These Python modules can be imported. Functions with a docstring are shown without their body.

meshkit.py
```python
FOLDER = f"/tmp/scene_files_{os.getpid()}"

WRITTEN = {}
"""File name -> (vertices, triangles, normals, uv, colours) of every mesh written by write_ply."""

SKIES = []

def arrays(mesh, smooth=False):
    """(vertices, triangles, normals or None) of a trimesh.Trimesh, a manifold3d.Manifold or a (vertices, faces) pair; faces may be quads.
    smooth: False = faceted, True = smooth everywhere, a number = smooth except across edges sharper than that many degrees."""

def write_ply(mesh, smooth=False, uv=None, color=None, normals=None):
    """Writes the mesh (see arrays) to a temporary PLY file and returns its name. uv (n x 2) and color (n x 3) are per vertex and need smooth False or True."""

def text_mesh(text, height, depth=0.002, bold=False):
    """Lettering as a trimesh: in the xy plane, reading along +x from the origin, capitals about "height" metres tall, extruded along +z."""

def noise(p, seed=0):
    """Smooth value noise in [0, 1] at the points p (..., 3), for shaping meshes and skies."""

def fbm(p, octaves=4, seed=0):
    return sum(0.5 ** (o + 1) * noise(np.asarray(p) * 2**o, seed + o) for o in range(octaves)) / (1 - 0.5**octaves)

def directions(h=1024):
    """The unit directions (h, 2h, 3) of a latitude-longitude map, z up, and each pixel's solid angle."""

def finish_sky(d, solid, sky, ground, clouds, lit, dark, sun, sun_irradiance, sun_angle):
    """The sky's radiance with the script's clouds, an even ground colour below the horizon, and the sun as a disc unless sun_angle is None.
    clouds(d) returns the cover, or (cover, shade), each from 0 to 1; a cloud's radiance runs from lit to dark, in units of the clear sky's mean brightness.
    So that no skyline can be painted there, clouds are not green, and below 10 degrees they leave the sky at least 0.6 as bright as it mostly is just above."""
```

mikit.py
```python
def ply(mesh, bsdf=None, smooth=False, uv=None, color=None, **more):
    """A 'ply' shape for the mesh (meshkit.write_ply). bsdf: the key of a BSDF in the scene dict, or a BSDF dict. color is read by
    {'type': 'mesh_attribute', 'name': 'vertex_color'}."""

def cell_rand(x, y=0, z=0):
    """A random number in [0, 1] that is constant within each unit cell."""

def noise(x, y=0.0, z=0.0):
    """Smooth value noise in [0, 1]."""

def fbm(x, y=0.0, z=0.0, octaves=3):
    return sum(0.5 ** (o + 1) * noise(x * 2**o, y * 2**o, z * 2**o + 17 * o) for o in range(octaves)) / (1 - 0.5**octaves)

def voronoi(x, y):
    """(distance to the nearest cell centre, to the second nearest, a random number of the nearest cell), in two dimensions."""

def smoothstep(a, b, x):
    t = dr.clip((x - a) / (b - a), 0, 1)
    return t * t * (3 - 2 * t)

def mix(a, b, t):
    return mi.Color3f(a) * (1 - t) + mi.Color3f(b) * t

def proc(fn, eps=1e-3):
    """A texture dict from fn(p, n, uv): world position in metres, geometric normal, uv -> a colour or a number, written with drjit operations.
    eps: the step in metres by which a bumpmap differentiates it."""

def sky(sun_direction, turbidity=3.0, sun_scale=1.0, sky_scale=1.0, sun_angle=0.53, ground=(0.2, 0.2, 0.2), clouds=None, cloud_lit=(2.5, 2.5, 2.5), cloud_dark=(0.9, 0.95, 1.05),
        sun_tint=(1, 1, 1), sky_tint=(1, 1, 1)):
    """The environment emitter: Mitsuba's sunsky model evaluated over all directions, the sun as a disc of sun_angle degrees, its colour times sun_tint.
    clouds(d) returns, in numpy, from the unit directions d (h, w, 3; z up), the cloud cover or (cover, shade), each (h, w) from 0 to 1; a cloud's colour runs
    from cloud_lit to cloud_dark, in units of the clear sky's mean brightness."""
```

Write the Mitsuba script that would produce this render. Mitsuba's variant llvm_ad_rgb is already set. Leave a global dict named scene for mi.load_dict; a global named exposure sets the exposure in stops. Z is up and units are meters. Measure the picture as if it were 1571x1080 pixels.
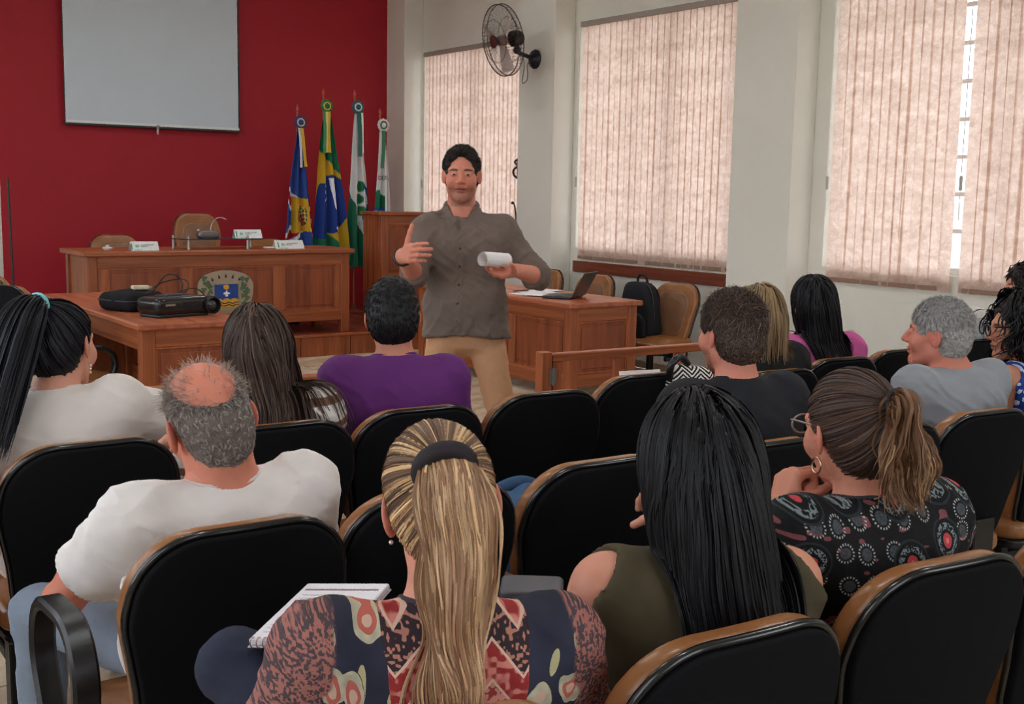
import math, numpy as np, trimesh, mitsuba as mi, mikit, meshkit
import drjit as dr
import manifold3d as m3
from shapely.geometry import Polygon, Point, box as sbox
from shapely import affinity
T = mi.ScalarTransform4f
scene, labels = {}, {}

# ---------------------------------------------------------------- camera, sky, exposure
CAM_H, YAW, PITCH, ROLL, FPX = 1.58, .61645, .134597, .0189707, 1789.03
_f = np.array([math.sin(YAW) * math.cos(PITCH), math.cos(YAW) * math.cos(PITCH), -math.sin(PITCH)])
_r = np.cross(_f, [0, 0, 1]); _r /= np.linalg.norm(_r)
_u = np.cross(_r, _f)
_up = -math.sin(ROLL) * _r + math.cos(ROLL) * _u
_eye = np.array([0, 0, CAM_H])
scene['camera'] = {'type': 'perspective', 'fov_axis': 'x', 'fov': math.degrees(2 * math.atan(785.5 / FPX)), 'near_clip': .05, 'far_clip': 200.,
                   'to_world': T().look_at(origin=_eye.tolist(), target=(_eye + _f).tolist(), up=_up.tolist())}
scene['sky'] = mikit.sky([.55, -.5, .67], turbidity=4, sun_scale=0.0, sky_scale=2.2, ground=(.5, .47, .42),
                         clouds=lambda d: .75 * np.ones(d.shape[:2]), cloud_lit=(1.3, 1.28, 1.25), cloud_dark=(.9, .95, 1.05))
exposure = 3.12
LAMP = 2.3        # radiance of the fluorescent tubes' diffusers

# ---------------------------------------------------------------- helpers
def lin(c):
    c = np.asarray(c, float) / 255.
    return np.where(c <= .04045, c / 12.92, ((c + .055) / 1.055) ** 2.4)
def L(*c): return [float(x) for x in lin(c)]
def num(name):
    if name not in USED: USED.add(name); return name
    k = 1
    while f'{name}_{k:03d}' in USED: k += 1
    USED.add(f'{name}_{k:03d}'); return f'{name}_{k:03d}'
USED = set()
def mat(rgb, rough=.6, spec=.5, metal=0., coat=0., sheen=0.):
    key = 'mat_' + '_'.join(str(x) for x in [*rgb, rough, spec, metal, coat, sheen]).replace('.', 'p')
    if key not in scene:
        scene[key] = {'type': 'twosided', 'bsdf': {'type': 'principled', 'base_color': {'type': 'rgb', 'value': L(*rgb)}, 'roughness': float(rough), 'specular': float(spec), 'metallic': float(metal), 'clearcoat': float(coat), 'sheen': float(sheen)}}
    return key
def pmat(key, fn, rough=.6, spec=.5, coat=0., bump=None, bscale=.002):
    b = {'type': 'principled', 'base_color': mikit.proc(fn), 'roughness': rough if isinstance(rough, dict) else float(rough), 'specular': float(spec), 'clearcoat': float(coat)}
    if bump is not None: b = {'type': 'bumpmap', 'arbitrary': mikit.proc(bump), 'scale': float(bscale), 'bsdf': b}
    scene[key] = {'type': 'twosided', 'bsdf': b}
    return key
for _k, _ro, _sp, _sh in (('vc_matte', .85, .3, .3), ('vc_satin', .5, .45, 0.), ('vc_skin', .5, .4, 0.), ('vc_hair', .46, .25, 0.)):
    scene[_k] = {'type': 'twosided', 'bsdf': {'type': 'principled', 'base_color': {'type': 'mesh_attribute', 'name': 'vertex_color'}, 'roughness': _ro, 'specular': _sp, 'sheen': _sh}}
def put(parent, name, mesh, bsdf, smooth=False, label=None, **kw):
    key = num((parent + '__' if parent else '') + name)
    scene[key] = mikit.ply(mesh, bsdf, smooth=smooth, **kw)
    if label: labels[key] = {'label': label}
    return key
def putp(parent, name, ply, M=None, label=None):
    key = num((parent + '__' if parent else '') + name)
    scene[key] = dict(ply) if M is None else {**ply, 'to_world': M}
    if label: labels[key] = {'label': label}
    return key
def thing(name, label, cat, group=None, kind=None):
    key = num(name)
    labels[key] = {'label': label, 'category': cat}
    if group: labels[key]['group'] = group
    if kind: labels[key]['kind'] = kind
    return key
def struct(name, mesh, bsdf, label=None, smooth=False):
    key = num(name)
    if mesh is not None: scene[key] = mikit.ply(mesh, bsdf, smooth=smooth)
    labels[key] = {'kind': 'structure'}
    if label: labels[key]['label'] = label
    return key
def bx(x0, x1, y0, y1, z0, z1, c=.004):
    """chamfered box"""
    c = min(c, .45 * min(abs(x1 - x0), abs(y1 - y0), abs(z1 - z0)))
    if c <= 0:
        m = trimesh.creation.box([x1 - x0, y1 - y0, z1 - z0]); m.apply_translation([(x0 + x1) / 2, (y0 + y1) / 2, (z0 + z1) / 2]); return m
    p = []
    for X, sx in ((x0, 1), (x1, -1)):
        for Y, sy in ((y0, 1), (y1, -1)):
            for Z, sz in ((z0, 1), (z1, -1)):
                p += [(X + sx * c, Y + sy * c, Z), (X + sx * c, Y, Z + sz * c), (X, Y + sy * c, Z + sz * c)]
    return trimesh.convex.convex_hull(np.array(p))
def cat(*ms): return trimesh.util.concatenate([m for m in ms if m is not None])
def tube(path, r, n=8, closed=False, caps=True):
    P = np.asarray(path, float); K = len(P)
    r = np.broadcast_to(np.asarray(r, float), (K,))
    tg = np.roll(P, -1, 0) - np.roll(P, 1, 0) if closed else np.gradient(P, axis=0)
    tg /= np.linalg.norm(tg, axis=1, keepdims=True) + 1e-12
    a = np.array([0, 0, 1.]) if abs(tg[0, 2]) < .9 else np.array([1., 0, 0])
    N = []
    for t in tg:
        a = a - t * (a @ t); a /= np.linalg.norm(a) + 1e-12; N.append(a)
    N = np.array(N); B = np.cross(tg, N)
    th = np.arange(n) / n * 2 * np.pi
    V = (P[:, None] + r[:, None, None] * (np.cos(th)[None, :, None] * N[:, None] + np.sin(th)[None, :, None] * B[:, None])).reshape(-1, 3)
    F = []
    for i in range(K if closed else K - 1):
        j = (i + 1) % K
        for k in range(n):
            l = (k + 1) % n
            F += [(i * n + k, i * n + l, j * n + l), (i * n + k, j * n + l, j * n + k)]
    if caps and not closed:
        V = np.vstack([V, P[0], P[-1]]); c0, c1 = len(V) - 2, len(V) - 1
        for k in range(n):
            l = (k + 1) % n
            F += [(c0, l, k), (c1, (K - 1) * n + k, (K - 1) * n + l)]
    return trimesh.Trimesh(V, np.array(F), process=False)
def lathe(prof, n=24):
    prof = np.asarray(prof, float); K = len(prof); th = np.arange(n) / n * 2 * np.pi
    V = np.stack([prof[:, None, 0] * np.cos(th), prof[:, None, 0] * np.sin(th), np.repeat(prof[:, 1:], n, 1)], -1).reshape(-1, 3)
    F = []
    for i in range(K - 1):
        for k in range(n):
            l = (k + 1) % n
            F += [(i * n + k, i * n + l, (i + 1) * n + l), (i * n + k, (i + 1) * n + l, (i + 1) * n + k)]
    return trimesh.Trimesh(V, np.array(F), process=False)
def xf(m, M):
    m = m.copy(); m.apply_transform(np.array(M.matrix if hasattr(M, 'matrix') else M, float).reshape(4, 4)); return m
def mv(x, y, z=0., rz=0.): return T().translate([float(x), float(y), float(z)]).rotate([0, 0, 1], float(rz))
def extr(poly, d):
    gs = getattr(poly, 'geoms', [poly])
    return cat(*[trimesh.creation.extrude_polygon(g, d, engine='earcut') for g in gs])
def spline(pts, n=24, closed=False):
    from scipy.interpolate import CubicSpline
    p = np.asarray(pts, float)
    if closed: p = np.vstack([p, p[:1]])
    t = np.r_[0, np.cumsum(np.linalg.norm(np.diff(p, axis=0), axis=1) + 1e-9)]
    cs = CubicSpline(t, p, bc_type='periodic' if closed else 'natural')
    return cs(np.linspace(0, t[-1], n, endpoint=not closed))
def rounded(pts, r, n=8):
    """polygon with rounded corners as an (m, 2) array of points"""
    return np.array(Polygon(pts).buffer(-r).buffer(r, quad_segs=n).exterior.coords)[:-1]
def resample(o, n):
    o = np.vstack([o, o[:1]]); t = np.r_[0, np.cumsum(np.linalg.norm(np.diff(o, axis=0), axis=1))]
    s = np.linspace(0, t[-1], n, endpoint=False)
    return np.stack([np.interp(s, t, o[:, k]) for k in range(2)], 1)
def pad(outline, w0, w1, edge, bulge0=0., bulge1=0., n=72, warp=None):
    """closed cushion over a 2-D outline (u, v), from w0 (back) to w1 (front), rounded edges, bulging faces; warp maps (u, v, w) to xyz"""
    o = resample(np.asarray(outline, float), n); c = o.mean(0)
    ext = np.abs(o - c).max()
    def inset(d): return c + (o - c) * (1 - d / ext)
    rings = []
    for s in (0., .25, .5, .75, .93):
        rings.append((c + (inset(edge) - c) * s if s else None, w1 + bulge1 * (1 - s ** 2)))
    for a in np.linspace(90, -90, 9):
        e = edge * (1 - math.cos(math.radians(a)))
        w = (w1 - edge) + edge * math.sin(math.radians(a)) if a > 0 else (w0 + edge) + edge * math.sin(math.radians(a))
        if a == 0: rings.append((inset(0), w1 - edge)); rings.append((inset(0), w0 + edge)); continue
        rings.append((inset(e), w))
    for s in (.93, .75, .5, .25, 0.):
        rings.append((c + (inset(edge) - c) * s if s else None, w0 - bulge0 * (1 - s ** 2)))
    V, idx = [], []
    for q, w in rings:
        if q is None: idx.append([len(V)]); V.append([c[0], c[1], w])
        else: idx.append(list(range(len(V), len(V) + n))); V += [[a[0], a[1], w] for a in q]
    F = []
    for A, B in zip(idx[:-1], idx[1:]):
        for k in range(n):
            l = (k + 1) % n
            if len(A) == 1: F.append((A[0], B[k], B[l]))
            elif len(B) == 1: F.append((A[k], B[0], A[l]))
            else: F += [(A[k], B[k], B[l]), (A[k], B[l], A[l])]
    V = np.array(V)
    if warp is not None: V = warp(V[:, 0], V[:, 1], V[:, 2])
    m = trimesh.Trimesh(V, np.array(F), process=False)
    if m.volume < 0: m.invert()
    return m
noise, fbm, voronoi, smoothstep, mix, cell_rand = mikit.noise, mikit.fbm, mikit.voronoi, mikit.smoothstep, mikit.mix, mikit.cell_rand
def yawdir(a): return np.array([math.sin(a), math.cos(a), 0.])

# ---------------------------------------------------------------- materials
def wood_fn(ax, a, b):
    A, B = L(*a), L(*b)
    def fn(p, n, uv):
        q = [p.x * 26, p.y * 26, p.z * 26]; q[ax] = q[ax] * .06
        g = fbm(q[0], q[1], q[2], 4)
        q2 = [p.x * 160, p.y * 160, p.z * 160]; q2[ax] = q2[ax] * .03
        f = noise(q2[0], q2[1], q2[2])
        return mix(A, B, dr.clip(g * 1.5 - .25 + (f - .5) * .35, 0, 1))
    return fn
for _i, _n in enumerate('xyz'):
    pmat('wood_' + _n, wood_fn(_i, (118, 58, 30), (166, 92, 52)), .38, .5, .25)
pmat('wood_panel', wood_fn(2, (108, 50, 26), (148, 76, 42)), .4, .5, .2)
pmat('wood_top', wood_fn(1, (140, 74, 48), (178, 102, 70)), .32, .5, .3)
pmat('wood_dark', wood_fn(1, (92, 40, 24), (128, 62, 38)), .4, .5, .2)
def wall_fn(c, amp=.05):
    C = L(*c)
    return lambda p, n, uv: mi.Color3f(C) * (1 - amp + 2 * amp * fbm(p.x * 1.7, p.y * 1.7, p.z * 1.7, 3))
pmat('paint_white', wall_fn((214, 212, 202)), .6, .4, bump=lambda p, n, uv: fbm(p.x * 60, p.y * 60, p.z * 60, 2), bscale=.0006)
pmat('paint_red', wall_fn((160, 28, 42)), .6, .35, bump=lambda p, n, uv: fbm(p.x * 60, p.y * 60, p.z * 60, 2), bscale=.0006)
def marble(seed, a, b):
    A, B, C = L(*a), L(*b), L(150, 130, 108)
    def fn(p, n, uv):
        u, v = p.x + .35 * p.y + seed, p.y - .35 * p.x + seed * 1.7
        w = fbm(u * 3.2, v * 9, seed, 4)
        vein = 1 - smoothstep(0., .035, dr.abs(fbm(u * 1.6 + 5, v * 4, seed + 3, 4) - .5))
        return mix(mix(A, B, smoothstep(.3, .7, w)), C, vein * .6)
    return fn
for _i, (_a, _b) in enumerate((((196, 180, 156), (172, 152, 126)), ((204, 190, 168), (180, 162, 138)), ((190, 172, 148), (166, 146, 122)))):
    pmat(f'marble_{_i}', marble(_i * 7.3, _a, _b), .3, .5)
def carpet(p, n, uv): return mi.Color3f(L(16, 16, 19)) * (.75 + .5 * noise(p.x * 700, p.y * 700, p.z * 700))
pmat('black_fabric', carpet, .9, .15)
def vinyl(p, n, uv): return mix(L(128, 80, 44), L(156, 104, 62), fbm(p.x * 14, p.y * 14, p.z * 14, 3))
pmat('brown_vinyl', vinyl, .3, .5, .3, bump=lambda p, n, uv: fbm(p.x * 14, p.y * 14, p.z * 14, 3), bscale=.010)
def taupe(p, n, uv): return mix(L(112, 76, 52), L(134, 96, 70), fbm(p.x * 14, p.y * 14, p.z * 14, 3))
pmat('taupe_vinyl', taupe, .3, .55, .3, bump=lambda p, n, uv: fbm(p.x * 16, p.y * 16, p.z * 16, 3), bscale=.014)
BLACK = mat((16, 16, 18), .35, .5); BLACKG = mat((13, 13, 15), .16, .6, 0, .5); WHITEP = mat((232, 230, 228), .6, .4); STEEL = mat((150, 150, 152), .3, .5, 1.)
DARKSTEEL = mat((38, 38, 40), .45, .5, .6); METAL = mat((176, 172, 164), .28, .5, .9)

# ---------------------------------------------------------------- room shell
XW, XP, YF, ZC, XL, YR = 7.2, 6.95, 12.5, 4.25, -1.7, -2.4      # right wall, pillar faces, front wall, ceiling, left wall, rear wall
WIN = [(9.85, 12.04, 1.07, 3.20), (6.95, 9.11, 1.07, 3.24), (2.9, 6.02, 1.07, 3.24)]   # openings of the right wall (y0, y1, z0, z1)
TH = .22
def wall_with_holes(u0, u1, z0, z1, holes, th):
    poly = sbox(u0, z0, u1, z1)
    for a, b, c, d in holes: poly = poly.difference(sbox(a, c, b, d))
    return extr(poly, th)
def up_x(m, X):      # polygon (y, z) extruded towards +x from X
    M = np.array([[0, 0, 1, X], [1, 0, 0, 0], [0, 1, 0, 0], [0, 0, 0, 1.]])
    return xf(m, M)
struct('wall_right', up_x(wall_with_holes(YR, YF + .2, 0, ZC, WIN, TH), XW), 'paint_white', 'off-white wall with the blinded windows')
LWIN = [(-1.2, 1.0, .9, 3.6), (2.0, 4.6, .9, 3.6), (5.4, 7.8, .9, 3.6), (8.6, 10.8, .9, 3.6)]
struct('wall_left', up_x(wall_with_holes(YR, YF + .2, 0, ZC, LWIN, TH), XL - TH), 'paint_white')
struct('wall_front', bx(2.59, XW, YF, YF + .2, 0, ZC, 0), 'paint_red', 'deep red painted wall behind the dais')
struct('wall_front_white', bx(XL - TH, 2.62, YF + .02, YF + .2, 0, ZC, 0), 'paint_white', 'white wall at the edge of the red wall')
struct('wall_rear', xf(wall_with_holes(XL - TH, XW + TH, 0, ZC, [(.2, 2.4, 1.0, 3.4), (4.0, 6.2, 1.0, 3.4)], .2), np.array([[1, 0, 0, 0], [0, 0, -1, YR], [0, 1, 0, 0], [0, 0, 0, 1.]])), 'paint_white')
struct('ceiling', bx(XL - TH, XW + TH, YR - .2, YF + .2, ZC, ZC + .15, 0), 'paint_white')
for i, (a, b) in enumerate(((12.08, YF), (9.19, 9.78), (6.16, 6.80))):
    struct(f'pillar_{i + 1}', bx(XP, XW, a, b, 0, ZC, .006), 'paint_white')
struct('trim_1', bx(XW - .025, XW, 6.80, 9.12, .83, .94, .005), 'wood_dark', 'red-brown wooden rail under the middle window')
struct('baseboard_right', bx(XW - .012, XW, 2, 9.19, 0, .07, .003), 'marble_2')
# floor: tiles over a grout bed
fl = struct('floor', bx(XL, XW, YR, YF, -.05, -.004, 0), mat((120, 108, 92), .8, .3), 'beige veined marble tile floor')
TS = .55
_tile = [mikit.ply(bx(.003, TS - .003, .003, TS - .003, -.012, 0, .002), f'marble_{k}') for k in range(3)]
_rng = np.random.default_rng(5)
for i in range(-2, 13):
    for j in range(0, 19):
        x, y = i * TS + .1, j * TS - .05
        if x + TS > XW or (x > 6.3 and y < 3) or (x < -.7 and y > 6): continue
        putp(fl, 'tile', _tile[_rng.integers(3)], mv(x, y))

struct('roof_eave', bx(XW + TH, XW + TH + .55, YR, YF, 3.42, 3.55, 0), 'paint_white')  # unseen slab added outside, cuts the sky so the blind tops get darker
# windows: frame, muntins and panes in the openings, blinds hung before them
scene['glass'] = {'type': 'thindielectric', 'int_ior': 1.5}
FRAME = mat((226, 230, 232), .45, .5)
for wi, (a, b, c, d) in enumerate(WIN):
    w = struct(f'window_{wi + 1}', None, None, 'white metal window behind the vertical blinds')
    X0, X1 = XW + .09, XW + .15
    put(w, 'frame', cat(bx(X0, X1, a, a + .05, c, d), bx(X0, X1, b - .035, b, c, d), bx(X0, X1, a + .05, b - .035, c, c + .05), bx(X0, X1, a + .05, b - .035, d - .05, d)), FRAME)
    mids = {0: [(10.93, .07)], 1: [(7.80, .09), (8.26, .045)], 2: [(4.50, .05)]}[wi]
    for m, hw in mids: put(w, 'mullion', bx(X0, X1, m - hw / 2, m + hw / 2, c + .05, d - .05), FRAME)
    ys = [a + .05] + sorted(m for m, _ in mids) + [b - .035]
    zz = np.linspace(c + .05, d - .05, 9)
    for z in zz[1:-1]: put(w, 'glazing_bar', bx(X0 + .01, X1 - .015, a + .05, b - .035, z - .014, z + .014, .002), FRAME)
    for y0, y1 in zip(ys[:-1], ys[1:]):
        for z0, z1 in zip(zz[:-1], zz[1:]):
            v = np.array([[X0 + .03, y0, z0], [X0 + .03, y1, z0], [X0 + .03, y1, z1], [X0 + .03, y0, z1]])
            put(w, 'pane', trimesh.Trimesh(v, [[0, 1, 2], [0, 2, 3]], process=False), 'glass')
def blind_col(p, n, uv):
    g = fbm(p.y * 22 + 3 * noise(p.y * 9, p.z * 9), p.z * 30, 1.7, 3)
    f1, f2, h = voronoi(p.y * 30 + .8 * noise(p.y * 14, p.z * 14, 2), p.z * 44)
    leaf = smoothstep(.02, .3, f2 - f1)
    t = dr.clip(.35 + .8 * (g - .40) + .22 * (h - .5) + .12 * leaf, 0, 1)
    return mix(L(198, 168, 152), L(250, 231, 219), t)
scene['blind_fabric'] = {'type': 'principledthin', 'base_color': mikit.proc(blind_col), 'roughness': .8, 'diff_trans': 1.15, 'spec_trans': 0.0, 'eta': 1.3}
RAIL = mat((150, 140, 132), .5, .4)
def blind(label, y0, y1, z0, z1, xb, gap=None, seed=0):
    rng = np.random.default_rng(seed)
    b = thing('vertical_blind', label, 'blind', 'vertical blinds over the windows')
    put(b, 'headrail', bx(xb - .025, xb + .025, y0 - .01, y1 + .01, z1, z1 + .05), RAIL)
    pitch, W = .081, .097
    n = int(round((y1 - y0 - .0) / pitch))
    yy = np.linspace(y0 + W / 2, y1 - W / 2, n)
    for i, y in enumerate(yy):
        ang = math.radians(rng.normal(-2, 1.2))
        if gap and abs(y - gap) < .075: ang = math.radians(60)
        u = np.linspace(-W / 2, W / 2, 3); z = np.linspace(z0, z1, 6)
        U, Z = np.meshgrid(u, z)
        sway = rng.normal(0, .006) * (1 - (Z - z0) / (z1 - z0))
        bend = .004 * (1 - (U / (W / 2)) ** 2)
        X = xb + U * math.sin(ang) + bend + sway * .5 + (.005 if i % 2 else 0)
        Y = y + U * math.cos(ang) + sway
        V = np.stack([X, Y, Z], -1).reshape(-1, 3)
        F = []
        for r in range(5):
            for q in range(2):
                k = r * 3 + q
                F += [(k, k + 1, k + 4), (k, k + 4, k + 3)]
        put(b, 'slat', trimesh.Trimesh(V, F, process=False), 'blind_fabric', True)
        put(b, 'bottom_weight', bx(-.004, .004, -W / 2 + .004, W / 2 - .004, z0 + .002, z0 + .034, .002).apply_transform(np.array(mv(xb + .004, y, 0, -math.degrees(ang)).matrix)), mat((140, 112, 98), .8, .3))
    put(b, 'chain', tube([[xb - .03, y1 + .012, z1], [xb - .03, y1 + .014, z0 + .55], [xb - .03, y1 + .012, z0 + .5]], .003, 5), WHITEP)
    put(b, 'chain_weight', bx(xb - .04, xb - .02, y1 + .004, y1 + .022, z0 + .70, z0 + .80), mat((170, 170, 165)))
blind('brown fabric vertical blind behind the wall fan', 9.80, 11.97, .93, 3.14, XW - .03, None, 1)
blind('brown fabric vertical blind above the wooden wall rail', 6.90, 9.04, .96, 3.18, XW - .03, None, 2)
blind('brown fabric vertical blind with a bright gap at its side, nearest the pink-shirted woman', 4.88, 5.95, .96, 3.18, XW - .03, None, 3)
blind('brown fabric vertical blind running out of the frame at the upper corner', 2.95, 4.80, .96, 3.18, XW - .03, None, 4)
# fluorescent ceiling lights
for i, (x, y) in enumerate([(1.2, 1.6), (4.6, 1.6), (1.2, 5.4), (4.6, 5.4), (1.6, 9.4), (4.8, 9.4)]):
    c = thing('ceiling_light', 'white fluorescent ceiling light over ' + ('the near rows on the aisle side', 'the near rows on the window side', 'the barrier rail on the aisle side', 'the barrier rail on the window side', 'the projector desk', 'the dais desk')[i], 'ceiling light', 'fluorescent ceiling lights')
    put(c, 'housing', bx(x - .16, x + .16, y - .64, y + .64, ZC - .05, ZC), WHITEP)
    k = put(c, 'diffuser', bx(x - .13, x + .13, y - .62, y + .62, ZC - .065, ZC - .051, 0), WHITEP)
    scene[k]['emitter'] = {'type': 'area', 'radiance': {'type': 'rgb', 'value': [LAMP * .98, LAMP, LAMP * 1.02]}}

# ---------------------------------------------------------------- dais
pf = thing('platform', 'low wooden platform with panelled riser under the dais desk', 'platform')
put(pf, 'deck', bx(2.62, 6.94, 10.16, YF - .002, .02, .20, .006), 'wood_dark')
for k in range(8):
    put(pf, 'riser_panel', bx(2.625 + k * .524, 2.619 + (k + 1) * .524, 10.13, 10.16, 0, .185, .003), 'wood_z')
put(pf, 'edge_board', bx(2.62, 6.94, 10.115, 10.20, .185, .205, .004), 'wood_x')

def framed_panel(par, name, ax, u0, u1, z0, z1, at, sgn, fw=.07, mat_f='wood_z', mat_h=None, top=None):
    """a recessed panel with a raised field; ax 'x': the panel runs along x and faces -y (sgn -1); ax 'y': runs along y, faces sgn*x"""
    def b(a, c, d, e, w0, w1, ch=.003):
        lo, hi = sorted((at + sgn * w0, at + sgn * w1))
        return bx(a, c, lo, hi, d, e, ch) if ax == 'x' else bx(lo, hi, a, c, d, e, ch)
    f = put(par, name, b(u0, u1, z0, z1, -.012, -.004), 'wood_panel')
    put(f, 'raised_field', b(u0 + .035, u1 - .035, z0 + .04, z1 - .04, -.004, .004, .004), 'wood_panel')
    m = .014
    put(f, 'bead', cat(b(u0, u1, z1 - m, z1, -.004, .006), b(u0, u1, z0, z0 + m, -.004, .006), b(u0, u0 + m, z0 + m, z1 - m, -.004, .006), b(u1 - m, u1, z0 + m, z1 - m, -.004, .006)), 'wood_z')

# the long dais desk
dd = thing('dais_desk', 'long wooden dais desk with three front panels and a coat of arms', 'desk')
X0, X1, Y0, Y1, ZB, ZT = 2.80, 5.32, 10.30, 10.98, .20, 1.02
put(dd, 'tabletop', bx(X0 - .04, X1 + .04, Y0 - .04, Y1 + .04, ZT - .045, ZT, .008), 'wood_x')
for a, b in ((X0, X0 + .09), (X1 - .09, X1)):
    put(dd, 'leg', bx(a, b, Y0, Y0 + .07, ZB, ZT - .045), 'wood_z')
    put(dd, 'leg', bx(a, b, Y1 - .07, Y1, ZB, ZT - .045), 'wood_z')
put(dd, 'apron', bx(X0 + .09, X1 - .09, Y0 + .005, Y0 + .04, ZT - .15, ZT - .045), 'wood_x')
put(dd, 'bottom_rail', bx(X0 + .09, X1 - .09, Y0 + .005, Y0 + .04, ZB + .12, ZB + .235), 'wood_x')
_e = [X0 + .09 + .09, 3.63, 3.73, 4.53, 4.63, X1 - .09 - .06]
for a, b in ((X0 + .09, _e[0]), (_e[1], _e[2]), (_e[3], _e[4]), (_e[5], X1 - .09)):
    put(dd, 'stile', bx(a, b, Y0 + .005, Y0 + .04, ZB + .235, ZT - .15), 'wood_z')
for a, b in ((_e[0], _e[1]), (_e[2], _e[3]), (_e[4], _e[5])): framed_panel(dd, 'front_panel', 'x', a, b, ZB + .235, ZT - .15, Y0 + .012, -1)
put(dd, 'side_panel', bx(X0 + .02, X0 + .045, Y0 + .07, Y1 - .07, ZB + .12, ZT - .045), 'wood_z')
put(dd, 'side_panel', bx(X1 - .045, X1 - .02, Y0 + .07, Y1 - .07, ZB + .12, ZT - .045), 'wood_z')

# coat of arms on its front
cr = thing('coat_of_arms', 'painted wooden coat of arms on the front of the dais desk', 'emblem')
CX, CZ, CY = 4.04, .635, Y0 - .022
def onfront(poly, d, y): return xf(extr(poly, d), np.array([[1, 0, 0, CX], [0, 0, -1, y], [0, 1, 0, CZ], [0, 0, 0, 1.]]))
_pl = spline([(-.15, -.185), (0, -.20), (.15, -.185), (.21, -.13), (.25, -.07), (.265, .0), (.262, .08), (.22, .14), (.12, .185), (0, .20), (-.12, .185), (-.22, .14), (-.262, .08), (-.265, 0), (-.25, -.07), (-.21, -.13)], 90, True)
put(cr, 'plaque', onfront(Polygon(_pl), .02, CY + .022), mat((158, 142, 122), .55))
GOLD = mat((206, 150, 42), .5); BLUE = mat((22, 62, 136), .5); GREENP = mat((70, 100, 70), .6); DARKP = mat((34, 26, 22), .6)
put(cr, 'shield_border', onfront(Polygon(resample(rounded([(-.128, .085), (.128, .085), (.128, -.10), (.06, -.17), (-.06, -.17), (-.128, -.10)], .01), 60)), .006, CY), mat((148, 132, 112), .5))
put(cr, 'blue_field', onfront(Polygon([(-.113, .072), (.113, .072), (.113, -.085), (-.113, -.085)]), .004, CY - .006), BLUE)
_w = np.linspace(-.113, .113, 41); _cr = -.078 + .022 * np.abs(np.cos(_w / .113 * np.pi * 1.5)) ** .6
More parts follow.
